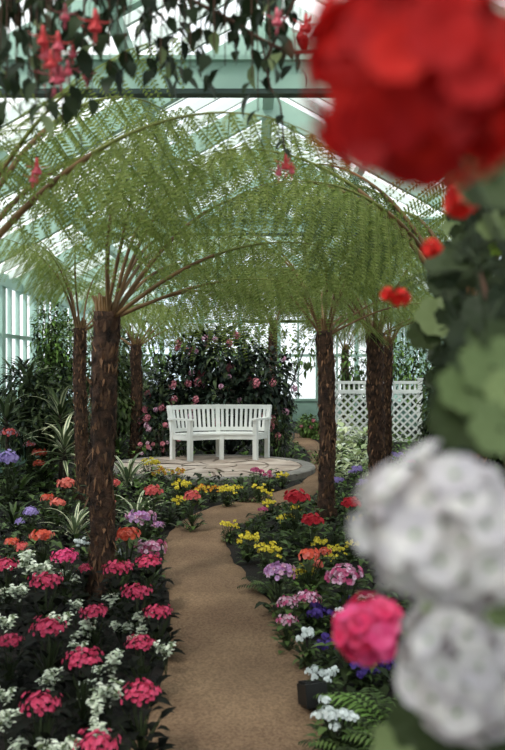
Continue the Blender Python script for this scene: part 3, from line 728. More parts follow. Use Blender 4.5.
for a in [
 (22, 557, 26, 'silver', 'silver leaf trail starting beside the upper crimson flowers at the picture edge'),
 (44, 566, 30, 'silver', 'silver leaf trail under the bright pink flower dome, middle stretch'),
 (70, 573, 22, 'silver', 'silver leaf trail ending beside the thickest fern trunk below bright pink flowers'),
 (20, 588, 24, 'silver', 'silver leaf clump beside the large crimson cluster, towards the picture edge'),
 (2, 591, 14, 'silver', 'sliver of silver leaves at the picture edge, level with the large crimson cluster'),
 (76, 603, 18, 'silver', 'small silver clump just above the crimson flowers at the trunk foot'),
 (7, 619, 24, 'silver', 'greenish silver clump above the lower crimson flowers at the picture edge'),
 (62, 617, 26, 'silver', 'silver trail above and beside the loose crimson cluster'),
 (83, 624, 28, 'silver', 'silver trail under the crimson flowers at the trunk foot'),
 (111, 594, 12, 'silvertall', 'upright silver clump on the path side of the thickest fern trunk'),
 (138, 616, 24, 'silver', 'silver clump joining the crimson flowers that overhang the path edge'),
 (121, 623, 16, 'silver', 'thin grey silver trail reaching from the path edge towards the trunk'),
 (139, 630, 18, 'silver', 'silver clump on top of the second crimson flowers along the path edge'),
 (166, 646, 24, 'silver', 'silver clump spilling onto the path edge beside crimson flowers'),
 (80, 645, 20, 'silver', 'silver clump behind the crimson flowers in open dark ground'),
 (109, 658, 28, 'silver', 'silver trail running from the crimson flowers in open ground towards the path'),
 (50, 673, 24, 'silver', 'round silver clump alone, above the flat crimson cluster'),
 (84, 684, 22, 'silver', 'silver clump straight below the crimson flowers in open ground'),
 (110, 687, 34, 'silver', 'widest silver clump, beside the foremost crimson flowers of the path edge'),
 (6, 692, 20, 'silver', 'upper clump of the silver column at the picture edge'),
 (6, 714, 18, 'silver', 'lower clump of the silver column at the picture edge'),
 (94, 706, 16, 'silvertall', 'top of the upright silver trail above the lowest crimson flowers'),
 (103, 724, 18, 'silvertall', 'lower part of the upright silver trail touching the lowest crimson flowers'),
 (32, 739, 32, 'silver', 'silver trail below the flat crimson cluster at the bottom edge'),
 (66, 745, 34, 'silver', 'silver trail leading into the lowest crimson flowers')]:
    plant(a[3], a[0], a[1], a[2], a[4], G)
G = 'geraniums and hydrangeas at the back of the crimson bed'
for a in [
 (40, 453, 16, 'orange', 'orange red geranium, upper of the close pair beside the big purple hydrangea'),
 (39, 464, 12, 'orange', 'orange red geranium, lower of the close pair beside the big purple hydrangea'),
 (66, 484, 18, 'salmon', 'pale salmon geranium beside the slim fern trunk, highest of its group'),
 (48, 498, 14, 'orange', 'orange geranium touching a salmon one behind the striped leaf plant'),
 (58, 503, 14, 'salmon', 'salmon geranium touching the orange one behind the striped leaf plant'),
 (42, 536, 22, 'orange', 'flat orange red geranium directly above the bright pink dome'),
 (12, 542, 14, 'orange', 'darker orange geranium touching a paler one near the picture edge'),
 (23, 547, 16, 'coral', 'paler coral geranium just above the silver trail'),
 (114, 483, 14, 'coral', 'coral geranium on the path side of the thickest trunk, upper of two'),
 (110, 503, 11, 'salmon', 'salmon pink geranium half hidden by the thickest trunk, below a coral one'),
 (127, 535, 25, 'orange', 'large orange red geranium between the thickest trunk and the lilac flowers'),
 (153, 491, 18, 'coral', 'coral pink geranium above the striped plant nearest the path'),
 (192, 496, 17, 'coral', 'coral geranium at the path edge among yellow flowers'),
 (10, 435, 18, 'talldusky', 'dull pink red flowers above the big purple hydrangea'),
 (30, 446, 12, 'talldusky', 'small dull pink flowers beside the orange red pair'),
 (8, 459, 24, 'purple', 'big purple hydrangea at the picture edge'),
 (31, 512, 16, 'purple', 'deep purple hydrangea below the salmon and orange pair'),
 (20, 522, 10, 'purple', 'smallest purple hydrangea, just below the deep purple one'),
 (141, 516, 26, 'lilac', 'lilac flowers in front of the striped plant nearest the path'),
 (158, 524, 12, 'lilac', 'small lilac flowers leaning over the path edge'),
 (150, 546, 30, 'pinkwhite', 'pink and white flowers at the path edge above crimson ones'),
 (82, 540, 16, 'whitewide', 'white flowers tinged lilac beside the thickest trunk, behind the pink dome'),
 (110, 541, 12, 'whitewide', 'small white flowers between the thickest trunk and the large orange geranium'),
 (116, 551, 10, 'whitewide', 'tiny white flowers under the large orange geranium')]:
    plant(a[3], a[0], a[1], a[2], a[4], G)
G = 'yellow flowers'
for a in [
 (151, 461, 18, 'yellow', 'yellow flowers near the pink azalea beside the bench'),
 (177, 470, 16, 'amber', 'amber flowers against the edge of the stone terrace'),
 (160, 470, 18, 'amber', 'orange amber flowers below the yellow ones near the azalea'),
 (181, 483, 18, 'yellow', 'yellow flowers above the coral geranium of the path edge'),
 (180, 499, 16, 'yellow', 'low yellow flowers beside the coral geranium of the path edge'),
 (200, 487, 18, 'amber', 'amber flowers in the strip under the terrace kerb'),
 (214, 487, 14, 'amber', 'darker amber flowers further along the terrace kerb strip'),
 (227, 488, 16, 'yellow', 'yellow flowers at the middle of the terrace kerb strip'),
 (236, 487, 12, 'yellow', 'small yellow flowers touching the middle clump of the kerb strip'),
 (259, 486, 14, 'yellow', 'yellow flowers under the magenta ones of the kerb strip'),
 (268, 491, 12, 'yellow', 'lowest yellow flowers of the kerb strip, hanging towards the path'),
 (282, 474, 12, 'yellow', 'yellow flowers at the far end of the kerb strip'),
 (230, 523, 16, 'yellow', 'yellow flowers at the tip of the bed where the path bends'),
 (248, 536, 21, 'yellow', 'yellow flowers second from the bed tip at the path bend'),
 (269, 547, 24, 'yellow', 'fullest yellow clump, above the lilac and white flowers'),
 (269, 502, 14, 'yellow', 'yellow flowers highest at the bed tip, facing the kerb strip'),
 (286, 517, 18, 'yellow', 'yellow flowers between the two red geraniums and the bed tip'),
 (295, 507, 10, 'yellow', 'small yellow flowers just under the largest red geranium'),
 (320, 541, 18, 'yellow', 'yellow flowers at the foot of the shaggy trunk by the bend'),
 (303, 570, 24, 'yellow', 'yellow flowers beside the orange geranium of the path bed'),
 (355, 518, 16, 'yellow', 'yellow flowers by the red geranium behind the blurred white flowers'),
 (352, 543, 14, 'yellow', 'yellow flowers touching the blurred white flower head'),
 (337, 548, 16, 'yellow', 'yellow flowers midway between the orange geranium and blurred white flowers'),
 (331, 556, 9, 'yellow', 'tiny yellow flowers beside the orange geranium tip'),
 (372, 490, 16, 'yellow', 'yellow flowers between the paired fern trunks and the blurred white flowers')]:
    plant(a[3], a[0], a[1], a[2], a[4], G)
G = 'mixed flowers in the bed along the path bend'
for a in [
 (296, 497, 26, 'red', 'largest deep red geranium beside the shaggy trunk by the bend'),
 (312, 520, 22, 'red', 'red geranium in front of the shaggy trunk foot'),
 (351, 503, 20, 'red', 'dark red geranium between the shaggy trunk and the paired trunks'),
 (310, 555, 22, 'orange', 'orange red geranium with a salmon one hanging below it'),
 (324, 552, 14, 'orange', 'small orange geranium joined to the larger one in the path bed'),
 (317, 564, 14, 'salmon', 'salmon pink geranium under the orange one in the path bed'),
 (262, 509, 13, 'magenta', 'magenta pink flowers at the bed tip beside yellow ones'),
 (255, 470, 16, 'magenta', 'magenta flowers on thin stems in front of the terrace'),
 (268, 473, 12, 'magenta', 'smaller magenta flowers on thin stems by the terrace'),
 (279, 570, 30, 'lilac', 'lilac and white flowers at the path edge below the fullest yellow clump'),
 (344, 573, 38, 'pinkwhite', 'broad pink and white flower dome beside the orange geranium'),
 (288, 601, 22, 'dusky', 'dusky pink flowers where the path widens, upper of two'),
 (287, 619, 20, 'dusky', 'dusky pink flowers hanging over the path edge, lower of two'),
 (308, 596, 24, 'pinkwhite', 'pale pink and white flowers behind the dusky pink ones'),
 (319, 608, 30, 'violet', 'violet flowers between the dusky pink ones and the hot pink blur'),
 (346, 600, 26, 'violet', 'violet flowers under the broad pink and white dome'),
 (327, 640, 28, 'violet', 'dark violet flowers beside the small white clump'),
 (362, 664, 30, 'violet', 'violet flowers just under the hot pink geranium'),
 (388, 660, 26, 'violet', 'violet flowers between the hot pink geranium and the blurred white head'),
 (366, 597, 18, 'whitewide', 'white flowers tinged lilac above the hot pink geranium'),
 (340, 612, 12, 'white', 'small white flowers tucked beside the hot pink geranium'),
 (307, 634, 22, 'white', 'small white clump at the path edge, first above the black spotlight'),
 (323, 671, 30, 'whitewide', 'white flowers just behind the black spotlight'),
 (335, 708, 42, 'whitewide', 'largest white flower clump, in front of the black spotlight'),
 (394, 731, 20, 'white', 'white flowers beside the pale fern near the bottom edge'),
 (394, 455, 16, 'lavender', 'lavender flowers beside the paired fern trunks, tallest of them'),
 (417, 451, 12, 'lavender', 'lavender flowers at the edge of the climbing geranium leaves'),
 (411, 461, 12, 'magenta', 'magenta flowers between the two lavender clumps'),
 (356, 469, 16, 'lavender', 'lavender flowers in front of the cream leaf plants'),
 (336, 480, 16, 'lavender', 'lavender flowers beside the shaggy trunk, under the cream leaves'),
 (363, 482, 14, 'lavender', 'lavender flowers against the thicker paired trunk'),
 (391, 477, 14, 'lavender', 'lavender flowers in front of the thin dark paired trunk'),
 (262, 745, 18, 'magenta', 'skip')]:
    if a[4] != 'skip': plant(a[3], a[0], a[1], a[2], a[4], G)
G = 'leafy plants in the beds'
for a in [
 (75, 516, 48, 'striped', 'striped plant with narrow cream edged leaves beside the slim fern trunk'),
 (137, 503, 48, 'striped', 'striped plant with arching cream edged leaves behind the lilac flowers'),
 (128, 466, 52, 'striped', 'striped plant with long pale arching leaves near the dark slim trunk'),
 (18, 478, 60, 'strap', 'dark strap leaf plant under the big purple hydrangea'),
 (14, 508, 56, 'strap', 'dark strap leaf plant beside the deep purple hydrangea'),
 (48, 470, 50, 'strap', 'strap leaf plant between the hydrangea and the slim fern trunk'),
 (118, 440, 46, 'strap', 'strap leaf plant behind the thickest trunk, towards the bench'),
 (148, 480, 34, 'green', 'leafy green plant between striped plants and the terrace'),
 (168, 488, 30, 'green', 'leafy green plant behind the coral geranium of the path edge'),
 (170, 507, 34, 'darkgreen', 'dark green mound at the path edge beside the coral geranium'),
 (245, 489, 24, 'darkgreen', 'dark green mound in the kerb strip by the path'),
 (345, 428, 34, 'hosta', 'cream leaf plant in front of the lattice fence, beside the shaggy trunk'),
 (362, 432, 30, 'hosta', 'cream leaf plant against the thicker paired trunk, upper one'),
 (340, 445, 34, 'hosta', 'cream leaf plant touching the shaggy trunk'),
 (358, 450, 36, 'hosta', 'largest cream leaf plant, between the shaggy and the paired trunks'),
 (335, 462, 28, 'hosta', 'lowest cream leaf plant, above the lavender flowers'),
 (366, 460, 24, 'hosta', 'cream leaf plant low against the thicker paired trunk'),
 (352, 415, 34, 'hosta', 'cream leaf plant close to the lattice panel, behind the others'),
 (337, 420, 28, 'hosta', 'cream leaf plant half hidden by the shaggy trunk, near the fence'),
 (400, 465, 34, 'green', 'green mound between the lavender clumps and thin paired trunk'),
 (345, 492, 36, 'green', 'green mound behind the dark red geranium'),
 (330, 500, 30, 'green', 'green mound just behind the shaggy trunk foot'),
 (370, 510, 30, 'green', 'green mound beside the blurred white flowers'),
 (318, 452, 22, 'green', 'green mound where the path runs behind the terrace'),
 (275, 535, 34, 'darkgreen', 'dark green mound between yellow clumps at the bed tip'),
 (300, 532, 36, 'darkgreen', 'dark green mound in front of the red geraniums'),
 (255, 522, 30, 'darkgreen', 'dark green mound at the bed tip behind yellow flowers'),
 (335, 530, 36, 'darkgreen', 'dark green mound behind the yellow flowers at the trunk foot'),
 (268, 578, 44, 'darkfern', 'feathery dark green fern at the path edge under the yellow clump'),
 (310, 585, 44, 'green', 'green mound under the yellow flowers of the path bed'),
 (348, 640, 70, 'darkgreen', 'dark green mound beneath the hot pink geranium'),
 (345, 692, 60, 'darkfern', 'dark feathery fern between the white clumps'),
 (384, 700, 110, 'fern', 'pale green fern arching beside the largest white clump'),
 (395, 735, 100, 'darkfern', 'dark fern at the bottom edge under the blurred white head'),
 (350, 738, 80, 'darkfern', 'dark fern at the bottom edge below the largest white clump'),
 (310, 420, 24, 'green', 'green plant with pink flowers showing, near the far end of the path')]:
    plant(a[3], a[0], a[1], a[2], a[4], G)

# uncountable low leaves that close the beds
def cover(label, x0, x1, y0, y1, dens, mats, L, seed, hmax):
    r = random.Random(seed); b = MB(); n = int((x1 - x0) * (y1 - y0) * dens)
    for _ in range(n):
        x, y = r.uniform(x0, x1), r.uniform(y0, y1)
        if on_path(x, y, .15 if (y < 5.5 and x < 0) else .06) or (V((x, y, 0)) - TC).length < TR + .05: continue
        z = r.uniform(.02, hmax) * (1 if not on_path(x, y, .2) else .5); a = r.uniform(0, 6.28); l = L * r.uniform(.6, 1.3)
        b.leaf(frame((x, y, z), (math.cos(a), math.sin(a), r.uniform(-.2, .6)), (0, 0, 1)), l, l * .6, mats[r.randrange(len(mats))], 2, .5, .25)
    o = b.build('ground_cover', None, True); return tag(o, label, 'ground cover', None, 'stuff')
cover('low leaves blackened for shade filling the bed under the crimson and silver plants', -3.6, .0, 2.2, 6.6, 260, ['l_shade_black'], .075, 1, .16)
cover('low dark green leaves filling the bed around hydrangeas and striped plants', -3.6, .6, 6.6, 12, 150, ['l_dark', 'l_shade_black', 'l_mid'], .10, 2, .22)
cover('low dark leaves filling the yellow and violet flower bed by the path', .15, 3.9, 2.2, 10.4, 210, ['l_dark', 'l_dark', 'l_mid'], .085, 3, .18)
cover('low green leaves on the far ground around the fence and terrace', -3.6, 4.0, 10.4, 22, 55, ['l_mid', 'l_dark', 'l_light'], .13, 4, .25)

# ------------------------------------------------------------------ shrubs
def shrub(nm, label, cat, loc, blobs, n, L, W, mats, seed, flowers=None, nfl=0, group=None, stemmat='darkwood', shape='ovate', frad=.1):
    r = random.Random(seed); t = thing(nm, label, cat, loc, 0, group); fb = MB(); st = MB()
    tot = sum(bx[3] * bx[4] * bx[5] for bx in blobs)
    surf = []
    for (cx, cy, cz, rx, ry, rz) in blobs:
        st.tube([(cx * .15, cy * .15, 0), (cx * .7, cy * .7, cz * .55), (cx, cy, cz + rz * .3)], [.035, .022, .01], stemmat, 6)
        for _ in range(5):
            d = V((r.gauss(0, 1), r.gauss(0, 1), r.gauss(.3, .8))).normalized()
            st.tube([(cx * .7, cy * .7, cz * .55), (cx + d.x * rx * .7, cy + d.y * ry * .7, cz + d.z * rz * .7)], [.014, .005], stemmat, 4)
        for _ in range(int(n * rx * ry * rz / tot)):
            d = V((r.gauss(0, 1), r.gauss(0, 1), r.gauss(.1, 1))).normalized(); q = r.uniform(.55, 1.06)
            p = V((cx + d.x * rx * q, cy + d.y * ry * q, max(.04, cz + d.z * rz * q)))
            dd = d + V((r.uniform(-.7, .7), r.uniform(-.7, .7), r.uniform(-.8, .5)))
            fb.leaf(frame(p, dd, V((0, 0, 1)) + d * .4), L * r.uniform(.65, 1.2), W * r.uniform(.7, 1.15), mats[r.randrange(len(mats))], 3, .5, .2, shape)
    fo = fb.build('foliage', t, True); st.build('stem', t, True)
    for k in range(nfl):
        cx, cy, cz, rx, ry, rz = blobs[k % len(blobs)]
        a = R_(r.uniform(195, 345)); e = R_(r.uniform(-35, 50)); d = V((math.cos(a) * math.cos(e), math.sin(a) * math.cos(e), math.sin(e)))
        put('flower_head', flowers[k % len(flowers)], t, (cx + d.x * rx * 1.03, cy + d.y * ry * 1.05, max(.12, cz + d.z * rz * 1.02)), (r.uniform(-.8, 0), r.uniform(-.5, .5), 0), r.uniform(.9, 1.35))
    return t
sp = [head_mesh('flower_head', 'shrubpink', .05, 26, .02, 1.35, .95, s, cup=.3, jit=.3) for s in (1, 2)]
sp.append(head_mesh('flower_head', 'pinkwhite', .04, 18, .018, 1.1, .95, 4, cup=.3, jit=.3))
Yb = 15.4
def lo(px, py, Y=Yb): p = at(px, py, Y); return p
c0 = at(222, 460, Yb); c0.z = 0
def blob(px, py, Y, rpx, rpy, c): p = at(px, py, Y); return (p.x - c.x, p.y - c.y, p.z, rpx * Y / F, rpx * Y / F * .8, rpy * Y / F)
shrub('flowering_shrub', 'big dark shrub with pink flowers rising behind the white bench', 'shrub', c0,
      [blob(222, 362, Yb, 36, 34, c0), blob(176, 388, Yb, 30, 30, c0), blob(262, 382, Yb, 36, 32, c0), blob(220, 410, Yb, 52, 34, c0), blob(160, 420, Yb - .3, 22, 26, c0), blob(196, 352, Yb, 20, 20, c0), blob(272, 420, Yb, 22, 32, c0)],
      5200, .17, .085, ['l_shrub', 'l_shrub', 'l_shade_black', 'l_shrub', 'l_shrub', 'l_shrub', 'l_olive'], 21, sp, 48)
c1 = onz(165, 462); az = [head_mesh('flower_head', 'shrubpink', .032, 16, .016, .8, .9, 8, jit=.3), head_mesh('flower_head', 'dusky', .028, 14, .015, .8, .9, 9, jit=.3)]
shrub('pink_azalea', 'low dark azalea with pink flowers beside the bench', 'shrub', c1, [blob(158, 437, c1.y, 15, 20, c1), blob(176, 446, c1.y, 14, 15, c1), blob(148, 448, c1.y, 10, 12, c1)], 420, .1, .045, ['l_shrub', 'l_dark'], 22, az, 16)
c1 = onz(266, 458, .1) * 1.0; c1.z = 0; c1 = V((.38, 14.6, 0))
shrub('fern_bush', 'feathery dark green bush beside the end of the bench', 'shrub', c1, [blob(278, 440, 14.6, 13, 24, c1), blob(270, 452, 14.6, 9, 12, c1)], 420, .14, .022, ['l_dark', 'l_mid'], 23)
for i, (px, py, Y, blobs, n, L, W, mats, lab) in enumerate([
 (34, 470, 11.4, [(24, 392, 24, 30), (54, 402, 26, 30), (30, 425, 36, 22), (66, 430, 18, 22)], 520, .2, .05, ['l_shrub', 'l_dark', 'l_olive'], 'dark shrub with narrow leaves in front of the glass wall'),
 (52, 460, 13.6, [(48, 335, 16, 40), (62, 352, 18, 40), (50, 380, 22, 30)], 620, .12, .045, ['l_mid', 'l_light', 'l_dark'], 'tall bright green shrub against the glass wall panes'),
 (112, 450, 15.0, [(112, 385, 14, 36), (122, 405, 14, 28), (104, 420, 14, 22)], 420, .16, .05, ['l_olive', 'l_mid', 'l_dark'], 'grey green shrub seen between the thickest and dark slim trunks'),
 (150, 440, 18.5, [(158, 392, 18, 20), (146, 408, 18, 22), (130, 360, 16, 30)], 380, .16, .06, ['l_mid', 'l_olive'], 'pale green shrub behind the dark slim trunk near the gable'),
 (374, 440, 19.2, [(350, 368, 16, 20), (385, 360, 22, 24), (416, 370, 20, 40), (362, 400, 22, 22)], 560, .17, .06, ['l_mid', 'l_dark', 'l_light'], 'leafy green shrub behind the lattice fence'),
 (430, 470, 12.0, [(440, 410, 18, 46), (430, 444, 14, 20), (452, 370, 20, 50), (474, 420, 28, 50)], 900, .15, .05, ['l_dark', 'l_mid'], 'dark green shrub at the near end of the lattice fence'),
 (470, 520, 8.8, [(465, 420, 40, 80), (510, 400, 44, 110), (540, 470, 50, 70)], 900, .16, .07, ['l_dark', 'l_mid', 'l_dark'], 'tall dark shrub behind the climbing geranium against the glass'),
 (308, 446, 19.0, [(308, 426, 10, 11), (318, 432, 9, 9)], 200, .11, .05, ['l_light', 'l_mid'], 'bright green bush with pink flowers beside the far path'),
 (283, 420, 22.0, [(284, 408, 12, 10), (270, 406, 10, 12)], 160, .13, .06, ['l_mid', 'l_dark'], 'low bush under the bright gable pane beyond the bench'),
 (176, 430, 23.0, [(160, 352, 26, 22), (186, 340, 20, 26), (210, 352, 20, 24), (170, 390, 40, 30), (150, 330, 18, 20)], 420, .22, .08, ['l_olive', 'l_mid', 'l_light'], 'tall green shrub paled for haze against the gable behind the pink flowering shrub'),  # light leaf mix paints the far haze into this shrub
 (260, 430, 23.4, [(240, 345, 20, 26), (266, 352, 18, 26), (286, 352, 14, 22), (306, 350, 14, 20), (255, 390, 30, 26)], 380, .22, .08, ['l_mid', 'l_olive', 'l_light'], 'green shrub paled for haze against the gable behind the small reddish trunk'),  # same light mix, haze put into the leaf colour
 (112, 430, 16.8, [(112, 350, 18, 26), (92, 366, 18, 30), (128, 390, 20, 36), (100, 410, 24, 26)], 420, .2, .07, ['l_mid', 'l_olive', 'l_dark'], 'green shrub in the far corner behind the thickest trunk')]):
    c = V(((px - CX) * Y / F, Y, 0)); shrub('leafy_shrub', lab, 'shrub', c, [blob(bx, by, Y, rx, ry, c) for bx, by, rx, ry in blobs], int(n * 4), L, W, mats, 40 + i, az if i == 7 else None, 9 if i == 7 else 0, 'shrubs along the glass walls')
def dracaena(label, px, py, Y, h, seed, mats):
    p = V(((px - CX) * Y / F, Y, 0)); t = thing('dracaena', label, 'foliage plant', p, 0, 'dracaenas by the glass wall'); b = MB()
    b.tube([(0, 0, 0), (.02, .01, h * .5), (0, 0, h)], [.03, .026, .022], 'darkwood', 7); b.build('stem', t, True)
    put('foliage', strap_mesh(34, .55, .06, mats, seed, (-20, 80), .25), t, (0, 0, h - .2))
dracaena('dracaena with a rosette of grey strap leaves beside the glass wall', 28, 382, 11.4, 1.35, 31, ['l_strap', 'l_olive', 'l_strap'])
dracaena('small pale dracaena in front of the dark shrubs by the glass wall', 64, 428, 10.6, .62, 34, ['striped', 'l_olive'])
dracaena('shorter dracaena with pale leaves leaning out behind the slim fern trunk', 60, 405, 11.0, 1.0, 32, ['l_olive', 'striped', 'l_dark'])
dracaena('dracaena with dark leaves at the picture edge above the hydrangea', 6, 400, 10.4, 1.0, 33, ['l_dark', 'l_olive'])
# spotlight at the path edge
p = onz(311, 712); t = thing('garden_spotlight', 'small black garden spotlight on the path edge before the white flowers', 'lamp', (p.x, p.y, 0), R_(18))
b = MB(); b.box((-.012, -.012, 0), (.012, .012, .05), 'black'); b.build('spike', t)
mt = Matrix.Translation((0, 0, .085)) @ Matrix.Rotation(R_(-14), 4, 'X')
b = MB(); b.box((-.045, -.06, -.045), (.045, .06, .045), 'black', mt); b.box((-.052, -.075, -.052), (.052, -.06, .052), 'black', mt)
for k in range(4): b.box((-.04, -.04 + k * .026, .045), (.04, -.03 + k * .026, .056), 'black', mt)
b.build('housing', t)
# ------------------------------------------------------------------ hanging fuchsias
def fuchsia_flower(seed, tube_m, cor_m):
    r = random.Random(seed); b = MB()
    b.tube([(0, 0, 0), (.002, 0, -.02)], .0012, 'stem', 4); b.ball((.002, 0, -.022), .0035, 'stem', 6, 4)
    b.tube([(.002, 0, -.024), (.002, 0, -.036), (.002, 0, -.046)], [.0035, .005, .007], tube_m, 7)
    c = V((.002, 0, -.046))
    for k in range(4):
        a = k * math.pi / 2 + .3; o = V((math.cos(a), math.sin(a), 0))
        b.leaf(frame(c + o * .004, o * .7 - V((0, 0, .6)), o + V((0, 0, .6))), .034, .012, tube_m, 4, -.9, .2)
    for k in range(6):
        a = k * math.pi / 3; o = V((math.cos(a), math.sin(a), 0))
        b.petal(frame(c + o * .003, V((0, 0, -1)) + o * .28, o), .024, .02, cor_m, .1)
    for k in range(5):
        a = k * 1.26; o = V((math.cos(a), math.sin(a), 0)); b.tube([c, c + o * .004 - V((0, 0, .045 + .006 * (k % 2)))], .0007, tube_m, 3, False)
    return b.mesh('flower')
FF = [fuchsia_flower(1, 'fuch_red', 'fuch_red'), fuchsia_flower(2, 'fuch_pink', 'fuch_pink'), fuchsia_flower(3, 'fuch_red', 'fuch_pink')]
def hanging(label, px, Y, z, trails, blooms, seed, branch=None):
    r = random.Random(seed); c = V(((px - CX) * Y / F, Y, z)); t = thing('hanging_fuchsia', label, 'hanging plant', c, 0, 'hanging fuchsias')
    b = MB(); n = 20; prof = [(.02, -.16), (.09, -.145), (.14, -.1), (.17, -.03), (.18, 0), (.165, 0), (.15, -.03)]; rows = []
    for q, zz in prof: rows.append(b.pts([(math.cos(2 * math.pi * k / n) * q, math.sin(2 * math.pi * k / n) * q, zz) for k in range(n)]))
    for i in range(len(rows) - 1):
        for k in range(n): b.face([rows[i] + k, rows[i] + (k + 1) % n, rows[i + 1] + (k + 1) % n, rows[i + 1] + k], 'wicker')
    b.face([rows[0] + k for k in range(n)], 'wicker'); b.build('basket', t, True)
    b = MB(); q = b.pts([(math.cos(2 * math.pi * k / n) * .155, math.sin(2 * math.pi * k / n) * .155, -.025) for k in range(n)]); b.face([q + k for k in range(n)], 'soil'); b.build('soil', t)
    zr = EAVE + (RIDGE - EAVE) * (1 - abs(c.x - XM) / (XM - XL)) - .05 - z
    for k in range(3):
        a = k * 2.094; b = MB(); b.tube([(math.cos(a) * .172, math.sin(a) * .172, -.005), (0, 0, .5)], .0025, 'steel', 4); b.build('chain', t)
    b = MB(); b.tube([(0, 0, .49), (0, 0, zr)], .003, 'steel', 4); b.build('hanger_wire', t)
    st = MB(); lf = MB(); L0 = V((0, 0, -.02)); tips = []
    for (tx, ty, dy, thick) in trails:
        e = at(tx, ty, Y + dy) - c; hv = V((e.x, e.y, 0)); hd = hv.normalized() if hv.length > .02 else V((1, 0, 0))
        p1 = L0 + hd * max(.16, hv.length * .5) + V((0, 0, .09)); p2 = V((e.x * .98, e.y * .98, e.z * .45)); pts = []
        for i in range(13):
            s = i / 12; pts.append((1 - s) ** 3 * L0 + 3 * (1 - s) ** 2 * s * p1 + 3 * (1 - s) * s * s * p2 + s ** 3 * e)
        st.tube(pts, [thick * (1 - .6 * i / 12) for i in range(13)], 'wood', 5)
        for i in range(3, 13):
            for kk in range(2):
                if r.random() < .12: continue
                p = pts[i] + V((r.uniform(-.015, .015), r.uniform(-.015, .015), r.uniform(-.02, .02))); a = r.uniform(0, 6.28)
                d = V((math.cos(a), math.sin(a), r.uniform(-1.0, -.05))); l = r.uniform(.045, .08)
                q = p + d.normalized() * .014; st.tube([p, q], .0011, 'stem', 3, False)
                lf.leaf(frame(q, d + V((0, 0, -.3)), (r.uniform(-.5, .5), r.uniform(-.7, .2), 1)), l, l * .56, 'l_fuch' if r.random() < .93 else 'l_gerlight', 4, .5, .15)
    if branch:
        for bb in branch:
            pts = [at(x, y, Y + dy) - c for x, y, dy in bb[0]]; st.tube(smooth_line(pts, 4), bb[1], 'wood', 6)
            ps = smooth_line(pts, 4)
            for i in range(2, len(ps)):
                if r.random() < .7:
                    a = r.uniform(0, 6.28); l = r.uniform(.035, .06); lf.leaf(frame(ps[i], (math.cos(a), math.sin(a), -.7), (0, -.4, 1)), l, l * .55, 'l_fuch', 4, .4, .15)
    st.build('stem', t, True); lf.build('foliage', t, True)
    for (x, y, dy, s) in blooms:
        e = at(x, y, Y + dy - (.22 if y < 100 else 0)) - c + V((0, 0, .03 * s)); top = V((e.x + r.uniform(-.012, .012), e.y, e.z + r.uniform(.05, .12)))
        f = put('flower', FF[r.randrange(3)], t, e, (r.uniform(-.15, .15), r.uniform(-.15, .15), r.uniform(0, 6)), s)
        pb = MB(); pb.tube([top - e, (top - e) * .4, (0, 0, 0)], .0011 / s, 'stem', 4); g = pb.build('flower_stalk', f, True)
        f.rotation_euler = (0, 0, 0); g.scale = (1 / s,) * 3
tr = []
rq = random.Random(12)
for tx, ty in [(-10, 70), (8, 75), (18, 55), (30, 95), (46, 112), (62, 128), (40, 70), (55, 60), (70, 88), (82, 60), (92, 95), (100, 50), (110, 70), (118, 45), (126, 62), (68, 30), (85, 40), (24, 30), (50, 100), (-4, 98), (6, 100), (16, 92), (28, 76), (0, 50), (36, 108)]:
    tr.append((tx, ty, rq.uniform(-.2, .25), .004))
hanging('hanging fuchsia with many red flowers before the mint tie beam', 66, 2.3, 2.93, tr,
        [(42, 28, -.05, 1), (45, 42, 0, 1.1), (57, 34, -.05, 1), (56, 45, .05, 1), (53, 66, 0, 1.15), (60, 68, .04, .9), (43, 66, .1, .9), (67, 62, .05, .85), (94, 12, 0, 1.2), (89, 20, .1, .9), (64, 6, .05, .9), (86, 66, .15, .9), (36, 160, .35, 1.15), (32, 172, .3, .8), (72, 46, .2, .8), (50, 52, -.1, .9)], 51)
tr = []
for tx, ty in [(140, 48), (150, 60), (160, 72), (172, 60), (181, 78), (190, 66), (203, 72), (214, 58), (225, 66), (236, 50), (252, 78), (258, 112), (270, 60), (284, 48), (296, 70), (210, 30), (180, 30), (240, 20), (270, 20), (150, 22), (128, 40)]:
    tr.append((tx, ty, rq.uniform(-.2, .25), .004))
hanging('hanging fuchsia with a woody branch and few flowers, beside the big red geranium', 222, 2.45, 2.98, tr,
        [(285, 156, .3, 1.1), (291, 164, .32, .8), (278, 166, .3, .8), (276, 10, 0, 1.0), (305, 16, .05, 1.0), (300, 26, .08, .8)], 52,
        [([(150, -20, 0), (195, 2, -.05), (215, 12, -.05), (240, 26, 0), (262, 40, 0), (292, 52, .05), (322, 50, .1)], .006), ([(262, 40, 0), (270, 86, .05), (280, 104, .08), (284, 148, .25)], .003), ([(300, -10, -.1), (284, 20, -.1), (266, 60, -.05)], .005)])

# ------------------------------------------------------------------ close flowers in front of the lens
def tube_to(b, a, c, e, r0, r1, mat='stem', k=8):
    ps = [(1 - s) ** 2 * V(a) + 2 * (1 - s) * s * V(c) + s * s * V(e) for s in [i / k for i in range(k + 1)]]
    b.tube(ps, [r0 + (r1 - r0) * i / k for i in range(k + 1)], mat, 6); return ps
def ball_head(name, mat, Rr, n, fr, seed, squash=.9, cover=.97, cup=.18, eye=None, mat2=None, jit=.18):
    return head_mesh(name, mat, Rr, n, fr, squash, cover, seed, 5, cup, eye, jit, mat2, None)
